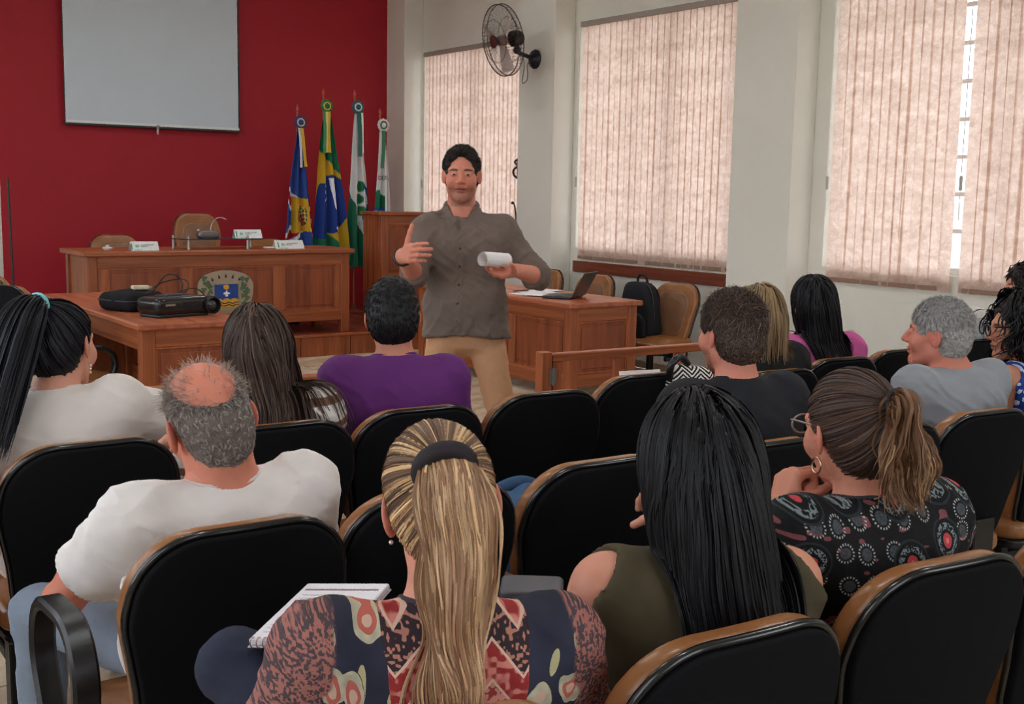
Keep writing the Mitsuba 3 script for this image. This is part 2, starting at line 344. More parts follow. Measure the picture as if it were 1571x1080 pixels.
put(cr, 'gold_wave', onfront(Polygon(np.vstack([np.stack([_w, _cr], 1), [(.113, -.15), (.06, -.165), (-.06, -.165), (-.113, -.15)]])), .005, CY - .006), GOLD)
for zz_ in (-.10, -.122):
    put(cr, 'wave_line', xf(tube(np.stack([_w, 0 * _w, zz_ + .006 * np.sin(_w * 85)], 1), .0045, 5), mv(CX, CY - .011, CZ)), DARKP)
put(cr, 'banner', onfront(Polygon([(-.1, -.135), (.1, -.135), (.085, -.165), (.04, -.178), (-.04, -.178), (-.085, -.165)]), .006, CY - .008), mat((150, 134, 96), .5))
put(cr, 'sun', onfront(Point(0, .045).buffer(.024, quad_segs=5).union(sbox(-.03, .035, .012, .068)), .006, CY - .008), GOLD)
put(cr, 'lily', onfront(Polygon([(0, .018), (.012, .0), (.032, -.008), (.03, -.02), (.012, -.016), (.014, -.04), (-.014, -.04), (-.012, -.016), (-.03, -.02), (-.032, -.008), (-.012, 0)]), .006, CY - .008), mat((224, 226, 228), .5))
for k, a in enumerate((-.13, -.066, 0, .066, .13)):
    z = .147 - .9 * a * a * 2; sl = a * 1.6
    put(cr, 'crown_slot', onfront(affinity.rotate(Polygon([(a, z + .022), (a + .011, z - .012), (a - .011, z - .012)]), -math.degrees(a * 3), origin=(a, z)), .004, CY), DARKP)
_rng = np.random.default_rng(3)
for s in (-1, 1):
    for k in range(11):
        a, z = s * (.185 + .035 * _rng.uniform(-1, 1)), -.14 + .027 * k + .008 * _rng.normal()
        r = _rng.uniform(.017, .027); th = _rng.uniform(0, 6.28)
        lf = Polygon([(a + r * (1 + .35 * math.cos(3 * t + th)) * math.cos(t), z + r * (1 + .35 * math.cos(3 * t + th)) * math.sin(t)) for t in np.linspace(0, 6.28, 16)[:-1]])
        put(cr, 'leaf', onfront(lf, .005, CY), GREENP)
    for k in range(5):
        put(cr, 'berry', onfront(Point(s * (.17 + .05 * _rng.uniform()), -.12 + .06 * k).buffer(.007, quad_segs=3), .007, CY), mat((150, 66, 70), .5))

# side desks, mirrored
def side_desk(label, x0, x1, y0, y1, knee):
    d = thing('side_desk', label, 'desk')
    z1 = .76; ins = .035
    put(d, 'tabletop', bx(x0, x1, y0, y1, z1 - .04, z1, .008), 'wood_top')
    a, b, c, e = x0 + ins, x1 - ins, y0 + ins, y1 - ins
    for u, v in ((a, a + .085), (b - .085, b)):
        for w, t in ((c, c + .085), (e - .085, e)): put(d, 'leg', bx(u, v, w, t, 0, z1 - .04), 'wood_z')
    # end panel facing the audience
    put(d, 'end_rail', bx(a + .085, b - .085, c + .008, c + .04, z1 - .15, z1 - .04), 'wood_x')
    put(d, 'end_rail', bx(a + .085, b - .085, c + .008, c + .04, .10, .20), 'wood_x')
    framed_panel(d, 'end_panel', 'x', a + .085, b - .085, .20, z1 - .15, c + .012, -1)
    put(d, 'far_panel', bx(a + .085, b - .085, e - .04, e - .01, .1, z1 - .04), 'wood_z')
    xs = a if knee < 0 else b - .03         # the open knee side
    xo = b - .04 if knee < 0 else a + .008
    put(d, 'apron', bx(xs + .005, xs + .035, c + .085, e - .085, z1 - .17, z1 - .04), 'wood_y')
    # closed long side
    put(d, 'long_rail', bx(xo, xo + .032, c + .085, e - .085, z1 - .15, z1 - .04), 'wood_y')
    put(d, 'long_rail', bx(xo, xo + .032, c + .085, e - .085, .08, .20), 'wood_y')
    n = 3; L_ = (e - c - .17)
    for k in range(n):
        u0 = c + .085 + k * L_ / n; u1 = u0 + L_ / n
        if k: put(d, 'stile', bx(xo, xo + .032, u0 - .035, u0 + .035, .2, z1 - .15), 'wood_z')
        framed_panel(d, 'long_panel', 'y', u0 + (.035 if k else 0), u1 - (.035 if k < n - 1 else 0), .20, z1 - .15, xo + (.006 if knee > 0 else .026), -1 if knee > 0 else 1)
    return d
side_desk('wooden side desk carrying the black projector', 2.18, 2.90, 6.97, 9.30, -1)
side_desk('wooden side desk carrying the open laptop and papers', 5.46, 6.20, 6.95, 9.30, 1)

# lectern
lc = thing('lectern', 'tall wooden lectern behind the standing speaker beside the flags', 'lectern')
x0, x1, y0, y1, zt = 5.92, 6.50, 10.75, 11.15, 1.37
put(lc, 'top_board', bx(x0 - .03, x1 + .03, y0 - .03, y1 + .03, zt - .035, zt, .006), 'wood_x')
for a, b in ((x0, x0 + .08), (x1 - .08, x1)): put(lc, 'stile', bx(a, b, y0, y0 + .05, .2, zt - .035), 'wood_z')
put(lc, 'rail', bx(x0 + .08, x1 - .08, y0 + .004, y0 + .04, zt - .13, zt - .035), 'wood_x')
put(lc, 'rail', bx(x0 + .08, x1 - .08, y0 + .004, y0 + .04, .62, .72), 'wood_x')
put(lc, 'rail', bx(x0 + .08, x1 - .08, y0 + .004, y0 + .04, .2, .30), 'wood_x')
framed_panel(lc, 'front_panel', 'x', x0 + .08, x1 - .08, .72, zt - .13, y0 + .012, -1)
framed_panel(lc, 'front_panel', 'x', x0 + .08, x1 - .08, .30, .62, y0 + .012, -1)
for X in (x0, x1 - .03): put(lc, 'side_board', bx(X, X + .03, y0 + .05, y1, .2, zt - .035), 'wood_z')

# barrier rail between audience and dais, with its open gateway
def barrier(label, xa, xb, ya, yb, posts, gate):
    b = thing('barrier_rail', label, 'railing')
    z = .70
    d = np.array([xb - xa, yb - ya]); ln = np.linalg.norm(d); ang = math.degrees(math.atan2(d[1], d[0]))
    M = np.array(mv(xa, ya, 0, ang).matrix)
    put(b, 'handrail', xf(bx(0, ln, -.035, .035, z - .045, z, .006), M), 'wood_x')
    put(b, 'lower_rail', xf(bx(.05, ln - .05, -.02, .02, .09, .15, .004), M), 'wood_x')
    for p in posts: put(b, 'post', xf(bx(p - .03, p + .03, -.028, .028, 0, z - .045, .004), M), 'wood_z')
    n = int(ln / .42)
    for k in range(1, n):
        q = k * ln / n
        if min(abs(q - p) for p in posts) > .12: put(b, 'baluster', xf(bx(q - .022, q + .022, -.015, .015, .15, z - .045, .003), M), 'wood_z')
    if gate:
        put(b, 'gate_post', xf(bx(-.075, -.006, -.035, .035, 0, z + .012, .004), M), 'wood_z')
        h = put(b, 'hinge', xf(bx(-.03, .022, -.04, -.034, .53, .62, .001), M), STEEL)
        put(h, 'hinge_pin', xf(tube([[-.003, -.043, .525], [-.003, -.043, .625]], .006, 8), M), STEEL)
barrier('wooden barrier rail in front of the desk with the laptop', 3.91, 5.80, 5.15, 5.07, [.035, .95, 1.855], True)
barrier('wooden barrier rail between the long-haired woman and the man in purple', .9, 2.75, 5.11, 5.07, [.035, .9, 1.82], False)

# ---------------------------------------------------------------- chairs
REC = math.radians(13)
def back_warp(off):
    def w(u, v, w_):
        z = .40 + v * math.cos(REC) - (w_ + off) * math.sin(REC) * -1 * 0
        y = (.515 - v) * math.sin(REC) + (w_ + off) * math.cos(REC) + .30 * u * u
        return np.stack([u, y, z + (w_ + off) * math.sin(REC) * .0 + 0 * u], 1)
    return w
_bo = rounded([(-.185, 0), (.185, 0), (.208, .2), (.240, .36), (.214, .532), (-.214, .532), (-.240, .36), (-.208, .2)], .135)
_bo = _bo[:, :] + np.c_[np.zeros(len(_bo)), .010 * (np.cos(_bo[:, 0] * 6) - 1)]
_in = (_bo - _bo.mean(0)) * .96 + _bo.mean(0)
PL = {}
PL['cushion'] = mikit.ply(pad(_bo, .0, .058, .022, 0, .012, 96, back_warp(0)), 'brown_vinyl', smooth=True)
PL['insert'] = mikit.ply(pad((_bo - _bo.mean(0)) * .72 + _bo.mean(0), .02, .071, .012, 0, .012, 72, back_warp(0)), 'taupe_vinyl', smooth=True)
PL['back_panel'] = mikit.ply(pad(_in, -.026, .004, .009, .010, 0, 96, back_warp(0)), 'black_fabric', smooth=True)
_ed = resample(_bo, 96); _edw = back_warp(0)(_ed[:, 0] * .985, (_ed[:, 1] - .26) * .985 + .26, np.full(96, -.004))
PL['edging'] = mikit.ply(tube(_edw, .0085, 8, closed=True), BLACKG, smooth=True)
def seat_warp(u, v, w): return np.stack([u, .07 + v, .40 + w - .03 * (v / .45) ** 3 * (v > .3)], 1)
_so = rounded([(-.22, 0), (.22, 0), (.235, .30), (.215, .44), (-.215, .44), (-.235, .30)], .07)
PL['seat'] = mikit.ply(pad(_so, .0, .075, .03, 0, .012, 72, seat_warp), 'brown_vinyl', smooth=True)
PL['seat_pan'] = mikit.ply(pad(_so * .96, -.03, .005, .012, 0, 0, 64, seat_warp), BLACK, smooth=True)
PL['bracket'] = mikit.ply(cat(bx(-.05, .05, -.005, .03, .33, .56), bx(-.05, .05, .02, .14, .345, .372)), BLACK)
PL['leg'] = mikit.ply(cat(bx(-.018, .018, .13, .19, .03, .37), bx(-.018, .018, .19, .40, .30, .335)), DARKSTEEL)
PL['foot'] = mikit.ply(bx(-.022, .022, .0, .40, 0, .03), DARKSTEEL)
PL['beam'] = mikit.ply(bx(-.20, .20, .14, .18, .30, .345), DARKSTEEL)
PL['arm_pad'] = mikit.ply(bx(-.03, .03, .03, .33, .605, .64, .012), 'taupe_vinyl')
PL['arm_post'] = mikit.ply(cat(bx(-.018, .018, .05, .12, .20, .605), bx(-.018, .018, .12, .30, .56, .605)), 'wood_z')
def loop_mesh():
    pth = spline([(.11, .34), (.02, .46), (-.02, .60), (.03, .675), (.16, .69), (.27, .665), (.31, .58), (.24, .44), (.17, .35)], 60, True)
    n = len(pth); V = []
    tg = np.roll(pth, -1, 0) - np.roll(pth, 1, 0); tg /= np.linalg.norm(tg, axis=1, keepdims=True); nm = np.c_[tg[:, 1], -tg[:, 0]]
    sec = [(-.026, -.007), (-.02, -.014), (.02, -.014), (.026, -.007), (.026, .007), (.02, .014), (-.02, .014), (-.026, .007)]
    for (y, z), m in zip(pth, nm):
        for sx, sn in sec: V.append((sx, y + m[0] * sn, z + m[1] * sn))
    F = []
    for i in range(n):
        j = (i + 1) % n
        for k in range(8):
            l = (k + 1) % 8
            F += [(i * 8 + k, i * 8 + l, j * 8 + l), (i * 8 + k, j * 8 + l, j * 8 + k)]
    m = trimesh.Trimesh(np.array(V), F, process=False)
    if m.volume < 0: m.invert()
    return m
PL['loop'] = mikit.ply(loop_mesh(), BLACK, smooth=40)
CHAIR_N = {}
def chair(label, x, y, rz=0., z=0., group='black-backed auditorium chairs', arms='l', sz=1., cat_='chair', name='auditorium_chair'):
    k = thing(name, label, cat_, group)
    M = T().translate([x, y, z]).rotate([0, 0, 1], rz).scale([1, 1, sz])
    c = putp(k, 'back_cushion', PL['cushion'], M, 'glossy brown vinyl cushion')
    putp(c, 'center_insert', PL['insert'], M)
    putp(k, 'back_panel', PL['back_panel'], M, 'black fabric back')
    putp(k, 'edging', PL['edging'], M)
    putp(k, 'seat', PL['seat'], M)
    putp(k, 'seat_pan', PL['seat_pan'], M)
    putp(k, 'bracket', PL['bracket'], M)
    for s in (-1, 1):
        M2 = M @ T().translate([s * .185, 0, 0])
        putp(k, 'leg', PL['leg'], M2); putp(k, 'foot', PL['foot'], M2)
    putp(k, 'beam', PL['beam'], M)
    if 'l' in arms:
        M2 = M @ T().translate([-.262, 0, 0]); a = putp(k, 'armrest', PL['arm_pad'], M2); putp(a, 'arm_post', PL['arm_post'], M2)
    if 'o' in arms: putp(k, 'loop_armrest', PL['loop'], M @ T().translate([-.315, .05, .05]), 'black plastic loop armrest')
    if 'O' in arms: putp(k, 'loop_armrest', PL['loop'], M @ T().translate([.285, .02, 0]), 'black plastic loop armrest')
    return k
A, B, C = 1.22, 2.12, 3.06
for x, y, rz, arms, lab in [
    (.74, A - .06, 0, 'l', 'black-backed chair under the woman with the blonde ponytail'),
    (1.31, A - .03, -3, 'l', 'black-backed chair of the woman in the olive sleeveless top'),
    (1.90, A + .01, -5, '', 'black-backed chair of the woman in the patterned black blouse'),
    (2.47, A + .02, -5, '', 'black-backed chair cut by the frame beside that of the woman in the patterned blouse'),
    (.375, C, 0, '', 'black-backed chair cut by the frame, beside that of the woman in the white T-shirt'),
    (.88, B + .02, 0, 'o', 'black-backed chair of the balding man, with a black loop armrest'),
    (1.36, B + .07, 0, 'l', 'empty black-backed chair right behind the man in purple and before the blonde ponytail'),
    (1.875, B + .09, -2, 'l', 'empty black-backed chair in front of the woman in the olive top'),
    (2.42, B + .03, -3, '', 'black-backed chair of the man in the black shirt'),
    (2.92, B, -3, '', 'black-backed chair hidden behind the head of the woman in the patterned blouse'),
    (3.40, B, -4, '', 'black-backed chair of the grey-haired man'),
    (3.95, B, -4, '', 'black-backed chair of the curly-haired woman with glasses'),
    (.84, C, 0, '', 'black-backed chair of the woman in the white T-shirt'),
    (1.37, C - .02, 0, '', 'black-backed chair of the woman with long brown hair'),
    (1.84, C, -2, '', 'black-backed chair of the man in the purple shirt'),
    (2.36, C + .04, -3, '', 'empty black-backed chair straight below the standing man'),
    (2.93, C + .18, -3, '', 'empty black-backed chair with a white paper showing over its top edge'),
    (3.47, C, -3, '', 'black-backed chair of the blonde woman in black'),
    (3.99, C + .12, -3, '', 'black-backed chair of the woman in the pink top'),
    (4.48, C + .18, -3, '', 'empty black-backed chair between the pink-shirted woman and the grey-haired man'),
    (5.2, C + .25, -3, '', 'black-backed chair with grey clothing on its top edge'),
    (5.75, C + .25, -3, '', 'black-backed chair of the person in profile at the frame edge')]:
    chair(lab, x, y, rz, arms=arms)
g2 = 'brown-fronted chairs along the wall behind the laptop desk'
chair('brown vinyl chair holding the black backpack', 6.86, 7.22, 97, -.055, g2, '')
chair('brown vinyl chair seen behind the open laptop', 6.86, 8.30, 95, -.055, g2, '')
chair('brown vinyl chair partly hidden by the speaker, far end of the laptop desk', 6.86, 9.05, 92, -.055, g2, '')
g3 = 'brown vinyl chairs behind the dais desk'
chair('low brown vinyl chair behind the left part of the dais desk', 3.37, 11.46, 180, .20, g3, '')
chair('tallest brown vinyl chair, behind the small glass stand', 4.20, 11.5, 180, .20, g3, '', 1.23)
chair('low brown vinyl chair behind the name plate nearest the flags', 4.93, 11.46, 180, .20, g3, '', .95)
g4 = 'dark chairs on the far side of the projector desk'
chair('dark-backed chair at the edge of the frame beside the red wall', 1.72, 8.25, -75, 0, g4, 'oO')
chair('dark-backed chair pushed to the desk just above the black-haired head', 1.80, 9.2, -80, 0, g4, 'oO')
chair('black chair tucked into the knee space of the projector desk', 1.80, 7.6, -85, -.10, g4, 'oO')

# thin dark pole beside the red wall
pk = thing('microphone_stand', 'thin dark stand leaning beside the red wall at the frame edge', 'stand')
put(pk, 'pole', tube([[1.885, 8.75, .02], [1.86, 8.75, 1.62]], .008, 8), BLACK)
put(pk, 'base', lathe([(0, 0), (.13, 0), (.13, .012), (.02, .022), (0, .022)]), BLACK, to_world=mv(1.885, 8.75))

# ---------------------------------------------------------------- things on the desks
def rot_put(par, name, m, M, bs, sm=False, label=None): return put(par, name, xf(m, M), bs, sm, label)
# projector
pj = thing('projector', 'black glossy video projector on the wooden side desk', 'projector')
M = np.array(mv(2.56, 7.40, .76, 14).matrix)
_po = rounded([(-.21, -.13), (.21, -.13), (.22, .12), (-.22, .12)], .045)
def flat(u, v, w): return np.stack([u, v, w], 1)
rot_put(pj, 'body', pad(_po, .018, .125, .035, 0, .012, 80, flat), M, BLACKG, True)
rot_put(pj, 'base_plate', pad(_po * .93, .0, .022, .008, 0, 0, 60, flat), M, BLACK, True)
rot_put(pj, 'lens_ring', xf(lathe([(.052, 0), (.058, .01), (.058, .05), (.048, .055), (.040, .03), (0, .03)], 28), np.array(T().translate([.19, -.105, .068]).rotate([1, 0, 0], 90).rotate([0, 0, 1], 0).matrix)), M, BLACK, 40)
rot_put(pj, 'lens', xf(lathe([(.040, 0), (.036, .008), (.02, .016), (0, .018)], 24), np.array(T().translate([.19, -.135, .068]).rotate([1, 0, 0], 90).matrix)), M, mat((20, 22, 34), .05, .9, 0, 1.), True)
rot_put(pj, 'control_panel', bx(-.10, .06, -.06, .06, .128, .139, .003), M, mat((34, 34, 38), .4))
for k in range(4): rot_put(pj, 'button', bx(-.08 + .035 * k, -.06 + .035 * k, -.03, -.012, .139, .143, .001), M, mat((92, 92, 96), .5))
rot_put(pj, 'emblem', bx(-.15, -.08, -.1325, -.129, .075, .088, .001), M, METAL)
for k in range(8): rot_put(pj, 'vent_slot', bx(-.02 + .017 * k, -.011 + .017 * k, -.1315, -.129, .045, .10, .0005), M, mat((5, 5, 6), .8))
rot_put(pj, 'foot', lathe([(0, -.001), (.016, -.001), (.016, .02), (0, .02)], 14), M @ np.array(mv(-.15, -.09).matrix), METAL)
rot_put(pj, 'foot', lathe([(0, -.001), (.016, -.001), (.016, .02), (0, .02)], 14), M @ np.array(mv(.12, -.10).matrix), METAL)
# soft black case behind it
cs = thing('carry_case', 'black soft carry case lying behind the projector', 'case')
Mc = np.array(mv(2.42, 7.86, .76, 28).matrix)
_co = rounded([(-.17, -.16), (.15, -.18), (.19, .15), (-.15, .17)], .05)
cm = pad(_co, .0, .125, .05, 0, .012, 80, flat)
cm.vertices += cm.vertex_normals * (.018 * (meshkit.fbm(cm.vertices * 14, 3, 4) - .5))[:, None]; cm.vertices[:, 2] = np.maximum(cm.vertices[:, 2], 0)
rot_put(cs, 'body', cm, Mc, mat((17, 18, 22), .8, .3), True)
_z = resample((_co - _co.mean(0)) * 1.0 + _co.mean(0), 60)
rot_put(cs, 'zipper', tube(np.c_[_z * .995, np.full(60, .072)], .006, 6, True), Mc, mat((40, 40, 44), .5))
rot_put(cs, 'flap', bx(-.10, .11, -.20, -.17, .03, .10, .012), Mc, mat((20, 21, 25), .75))
# cables and small adapters on the projector
cb = thing('cable', 'thin black cable looped up above the projector', 'cable')
put(cb, 'loop', tube(spline([(2.44, 7.56, .885), (2.50, 7.58, .93), (2.56, 7.60, .995), (2.63, 7.62, 1.01), (2.68, 7.60, .96), (2.66, 7.56, .905), (2.60, 7.5, .89)], 50), .005, 7), BLACK, True)
put(cb, 'loop', tube(spline([(2.42, 7.56, .885), (2.53, 7.6, .95), (2.64, 7.62, .975), (2.72, 7.62, .965), (2.71, 7.58, .905), (2.66, 7.55, .89)], 40), .004, 7), BLACK, True)
put(cb, 'lead', tube(spline([(2.66, 7.55, .9), (2.78, 7.6, .91), (2.84, 7.62, .86), (2.83, 7.66, .77)], 30), .004, 7), BLACK, True)
ad = thing('power_adapter', 'small cream adapter on the black case', 'adapter')
put(ad, 'body', bx(2.42, 2.53, 7.80, 7.86, .898, .925, .006), mat((206, 196, 168), .5)); put(ad, 'plug', bx(2.53, 2.55, 7.815, 7.845, .902, .918, .003), mat((150, 146, 138), .5))
# name plates (folded cards)
GRN = mat((60, 140, 96), .6); GREY = mat((96, 104, 104), .7)
def plate(label, x, y, z, rz, grey=False, L_=.25):
    k = thing('name_plate', label, 'name plate', 'folded name plates on the dais desk')
    M = np.array(mv(x, y, z, rz).matrix)
    tri = extr(Polygon([(-.045, 0), (-.0435, 0), (0, .077), (.0435, 0), (.045, 0), (0, .08)]), L_)
    rot_put(k, 'card', xf(tri, np.array([[0, 0, 1, -L_ / 2], [1, 0, 0, 0], [0, 1, 0, 0], [0, 0, 0, 1.]])), M, mat((212, 216, 214), .5))
    F = np.array([[1, 0, 0, 0], [0, .49, -.872, -.0455], [0, .872, .49, .0], [0, 0, 0, 1.]])     # the card's front face
    def on(m): return xf(m, M @ F)
    for k2, (t, h, u, v) in enumerate((('CAMARA MUNICIPAL', .0085, -.035, .052), ('VEREADOR', .0085, -.035, .036), ('____________', .006, -.035, .026))):
        if k2 < 2: put(k, 'lettering', on(xf(meshkit.text_mesh(t, h, .0006, True), np.array(mv(u, v, .001).matrix))), GREY)
    put(k, 'emblem', on(xf(extr(Point(-.065, .046).buffer(.013).difference(Point(-.065, .046).buffer(.007)).union(sbox(-.083, .03, -.079, .06)), .0006), np.array(mv(0, 0, .001).matrix))), GRN)
    put(k, 'edge_stripe', on(bx(-.123, -.112, .012, .07, .0006, .0016, 0)), GRN)
    put(k, 'edge_stripe', on(bx(-.10, -.03, .006, .010, .0006, .0016, 0)), GRN)
    return k
plate('white name plate near the left end of the dais desk', 3.335, 10.42, 1.02, 2)
plate('white name plate standing on the small glass stand', 4.37, 10.56, 1.119, 0, L_=.27)
plate('white name plate at the flag end of the dais desk', 4.74, 10.45, 1.02, 2, L_=.30)
# glass stand
gs = thing('glass_stand', 'small glass-topped stand with four metal posts on the dais desk', 'stand')
for x, y in ((3.70, 10.70), (3.76, 10.46), (4.33, 10.46), (4.46, 10.70)):
    p = put(gs, 'post', lathe([(0, 0), (.016, 0), (.014, .008), (.012, .012), (.012, .12), (.015, .125), (0, .128)], 14), METAL, 40, to_world=mv(x, y, 1.02))
put(gs, 'top', bx(3.68, 4.48, 10.44, 10.72, 1.108, 1.118, .002), mat((30, 44, 46), .08, .7))
ob = thing('table_microphone', 'silver object with a clear rod on the glass stand', 'microphone')
put(ob, 'body', pad(rounded([(-.11, -.05), (.11, -.05), (.10, .05), (-.10, .05)], .03), 0, .07, .025, 0, .006, 50, flat), mat((120, 112, 112), .3, .6, .7), True, to_world=mv(3.99, 10.58, 1.118))
put(ob, 'stem', tube(spline([(4.02, 10.6, 1.18), (4.05, 10.6, 1.27), (4.10, 10.58, 1.31), (4.16, 10.55, 1.29)], 20), .006, 7), METAL, True)
put(ob, 'knob', trimesh.creation.icosphere(2, .02).apply_translation([3.90, 10.58, 1.19]), METAL, True)
ds = thing('dish', 'small white object left of the name plates on the dais desk', 'dish')
put(ds, 'bowl', lathe([(0, 0), (.03, 0), (.045, .02), (.04, .028), (.015, .034), (0, .034)], 20), mat((206, 196, 190), .4), True, to_world=mv(3.04, 10.5, 1.02))
put(ds, 'lid', lathe([(.0, .034), (.02, .036), (.012, .046), (0, .05)], 16), mat((206, 196, 190), .4), True, to_world=mv(3.04, 10.5, 1.02))
bk = thing('paper_stack', 'printed card lying behind the name plate at the flag end', 'card')
put(bk, 'cover', bx(4.50, 4.66, 10.42, 10.52, 1.02, 1.028, .002), mat((150, 124, 104), .5)); put(bk, 'pages', bx(4.505, 4.655, 10.425, 10.515, 1.028, 1.036, .001), WHITEP)
# laptop
lp = thing('laptop', 'open dark laptop on the wooden side desk with its screen tilted back', 'laptop')
M = np.array(mv(5.82, 7.33, .76, 33).matrix)
rot_put(lp, 'base', bx(-.17, .17, 0, .235, .004, .022, .004), M, mat((40, 40, 42), .35, .5, .3))
rot_put(lp, 'keyboard', bx(-.15, .15, .03, .14, .022, .0235, .0005), M, mat((20, 20, 22), .5))
rot_put(lp, 'touchpad', bx(-.05, .05, .155, .215, .022, .023, .0003), M, mat((56, 56, 58), .4))
Ml = M @ np.array(T().rotate([1, 0, 0], 28).matrix)
_lid = rot_put(lp, 'lid', bx(-.17, .17, -.008, .0, .02, .245, .003), Ml, mat((58, 46, 42), .35, .5, .2))
rot_put(_lid, 'screen', bx(-.158, .158, .0, .0012, .033, .235, .0003), Ml, mat((24, 26, 30), .12, .6))
rot_put(lp, 'hinge', tube([[-.12, -.003, .018], [.12, -.003, .018]], .008, 8), M, BLACK)
pp = 'loose white papers beside the laptop'
for i, (x, y, rz, w, h, lab) in enumerate([(5.72, 7.83, 12, .30, .21, 'white paper sheet, lowest of the loose sheets by the laptop'), (5.84, 7.86, -8, .30, .21, 'white paper sheet, middle one of the loose sheets by the laptop'), (5.98, 7.98, 20, .30, .21, 'white paper sheet farthest from the laptop on the side desk'), (5.66, 7.66, 40, .21, .15, 'small white paper sheet at the desk edge by the speaker')]):
    k = thing('paper_sheet', lab, 'paper', pp)
    put(k, 'sheet', bx(-w / 2, w / 2, -h / 2, h / 2, .7605 + .0025 * i, .7625 + .0025 * i, .0004), mat((226, 226, 230), .6), to_world=mv(x, y, 0, rz))
pe = thing('pen', 'dark pen lying on the loose papers by the laptop', 'pen')
put(pe, 'barrel', tube([[5.62, 7.93, .777], [5.76, 7.96, .777]], .005, 8), mat((40, 24, 24), .4)); put(pe, 'cap', tube([[5.76, 7.96, .777], [5.80, 7.969, .777]], .0058, 8), BLACK)
# backpack
bp = thing('backpack', 'black backpack standing on the brown chair by the wall', 'backpack')
Mb = np.array(mv(6.56, 7.36, .385, 100).matrix) @ np.array(T().rotate([1, 0, 0], -8).matrix)
def stand(u, v, w): return np.stack([u, -w * (1 - .25 * (v / .5) ** 2), v], 1)
_b1 = rounded([(-.16, 0), (.16, 0), (.165, .3), (.12, .49), (-.12, .49), (-.165, .3)], .09)
m = pad(_b1, -.09, .09, .06, .01, .01, 80, stand); m.vertices += m.vertex_normals * (.012 * (meshkit.fbm(m.vertices * 12, 3, 9) - .5))[:, None]
if m.volume < 0: m.invert()
Mb = Mb @ np.array(T().rotate([0, 0, 1], 180).matrix)
rot_put(bp, 'body', m, Mb, mat((22, 24, 30), .75, .35), True)
m = pad(rounded([(-.135, .02), (.135, .02), (.13, .20), (.09, .25), (-.09, .25), (-.13, .20)], .05), .08, .145, .03, 0, .006, 64, stand)
if m.volume < 0: m.invert()
rot_put(bp, 'front_pocket', m, Mb, mat((18, 20, 25), .75, .35), True)
rot_put(bp, 'handle', tube(spline([(-.05, .05, .47), (-.04, .05, .525), (0, .05, .545), (.04, .05, .525), (.05, .05, .47)], 20), .011, 8), Mb, mat((18, 18, 21), .7), True)
for s in (-1, 1):
    rot_put(bp, 'shoulder_strap', tube(spline([(s * .06, .07, .46), (s * .085, .115, .40), (s * .10, .12, .25), (s * .13, .09, .06)], 24), .016, 8), Mb, mat((20, 21, 25), .8), True)
    rot_put(bp, 'zipper', tube(spline([(s * .155, -.02, .08), (s * .16, -.02, .3), (s * .115, -.02, .47), (0, -.02, .497)], 24), .005, 6), Mb, mat((52, 54, 60), .5), True)
rot_put(bp, 'pocket_zipper', tube(spline([(-.12, -.118, .19), (-.08, -.128, .242), (0, -.13, .252), (.08, -.128, .242), (.12, -.118, .19)], 24), .005, 6), Mb, mat((52, 54, 60), .5), True)

# projection screen on the red wall
sc = thing('projection_screen', 'white projection screen hanging on the red wall', 'screen')
put(sc, 'fabric', bx(3.215, 5.065, 12.43, 12.434, 2.215, 3.95, 0), mat((200, 212, 222), .75, .2))
put(sc, 'border', bx(5.055, 5.07, 12.427, 12.4299, 2.215, 3.95, 0), mat((30, 32, 36), .6))
put(sc, 'border', bx(3.208, 3.216, 12.427, 12.4299, 2.215, 3.95, 0), mat((40, 42, 46), .6))
put(sc, 'bottom_bar', tube([[3.20, 12.432, 2.205], [5.08, 12.432, 2.205]], .013, 10), mat((52, 54, 58), .4))
put(sc, 'hem', bx(3.215, 5.065, 12.4265, 12.4295, 2.217, 2.243, .001), mat((222, 226, 228), .6))
pt = put(sc, 'pull_tab', bx(4.14, 4.17, 12.415, 12.43, 2.19, 2.23, .003), mat((120, 126, 128), .4))
put(pt, 'pull_ring', tube([[4.155, 12.42, 2.19], [4.15, 12.42, 2.16], [4.155, 12.42, 2.135]], .010, 8), mat((200, 190, 190), .4))
put(sc, 'case', bx(3.15, 5.13, 12.36, 12.49, 3.95, 4.07, .01), WHITEP)

# ---------------------------------------------------------------- wall fan
fn = thing('wall_fan', 'black oscillating wall fan with a wire cage on the white pillar', 'fan')
FA = np.array([-.96, .075, -.20]); FA /= np.linalg.norm(FA)
FC = np.array([6.50, 9.46, 3.035])
_q = np.cross(FA, [0, 0, 1]); _q /= np.linalg.norm(_q); _v = np.cross(_q, FA)
FM = np.eye(4); FM[:3, 0], FM[:3, 1], FM[:3, 2], FM[:3, 3] = _q, _v, FA, FC         # local z is the fan's axis
th = np.linspace(0, 2 * np.pi, 64, endpoint=False)
def ring(r, z, t): return tube(np.stack([r * np.cos(th), r * np.sin(th), np.full(64, z)], 1), t, 6, True)
WIRE = mat((52, 46, 44), .45, .5, .5)
cg = put(fn, 'cage', xf(cat(ring(.335, 0, .005)), FM), WIRE, True)
put(cg, 'ring', xf(ring(.335, -.05, .0045), FM), WIRE, True); put(cg, 'ring', xf(ring(.20, .062, .003), FM), WIRE, True); put(cg, 'ring', xf(ring(.21, -.10, .003), FM), WIRE, True)
for k in range(56):
    a = k / 56 * 2 * np.pi
    pr = np.array([(.055, .085), (.13, .08), (.20, .064), (.28, .04), (.335, .0), (.337, -.05), (.28, -.085), (.20, -.10), (.10, -.105)])
    tw = .35 * (1 - pr[:, 0] / .335)
    put(cg, 'wire', xf(tube(np.stack([pr[:, 0] * np.cos(a + tw), pr[:, 0] * np.sin(a + tw), pr[:, 1]], 1), .0016, 4), FM), WIRE)
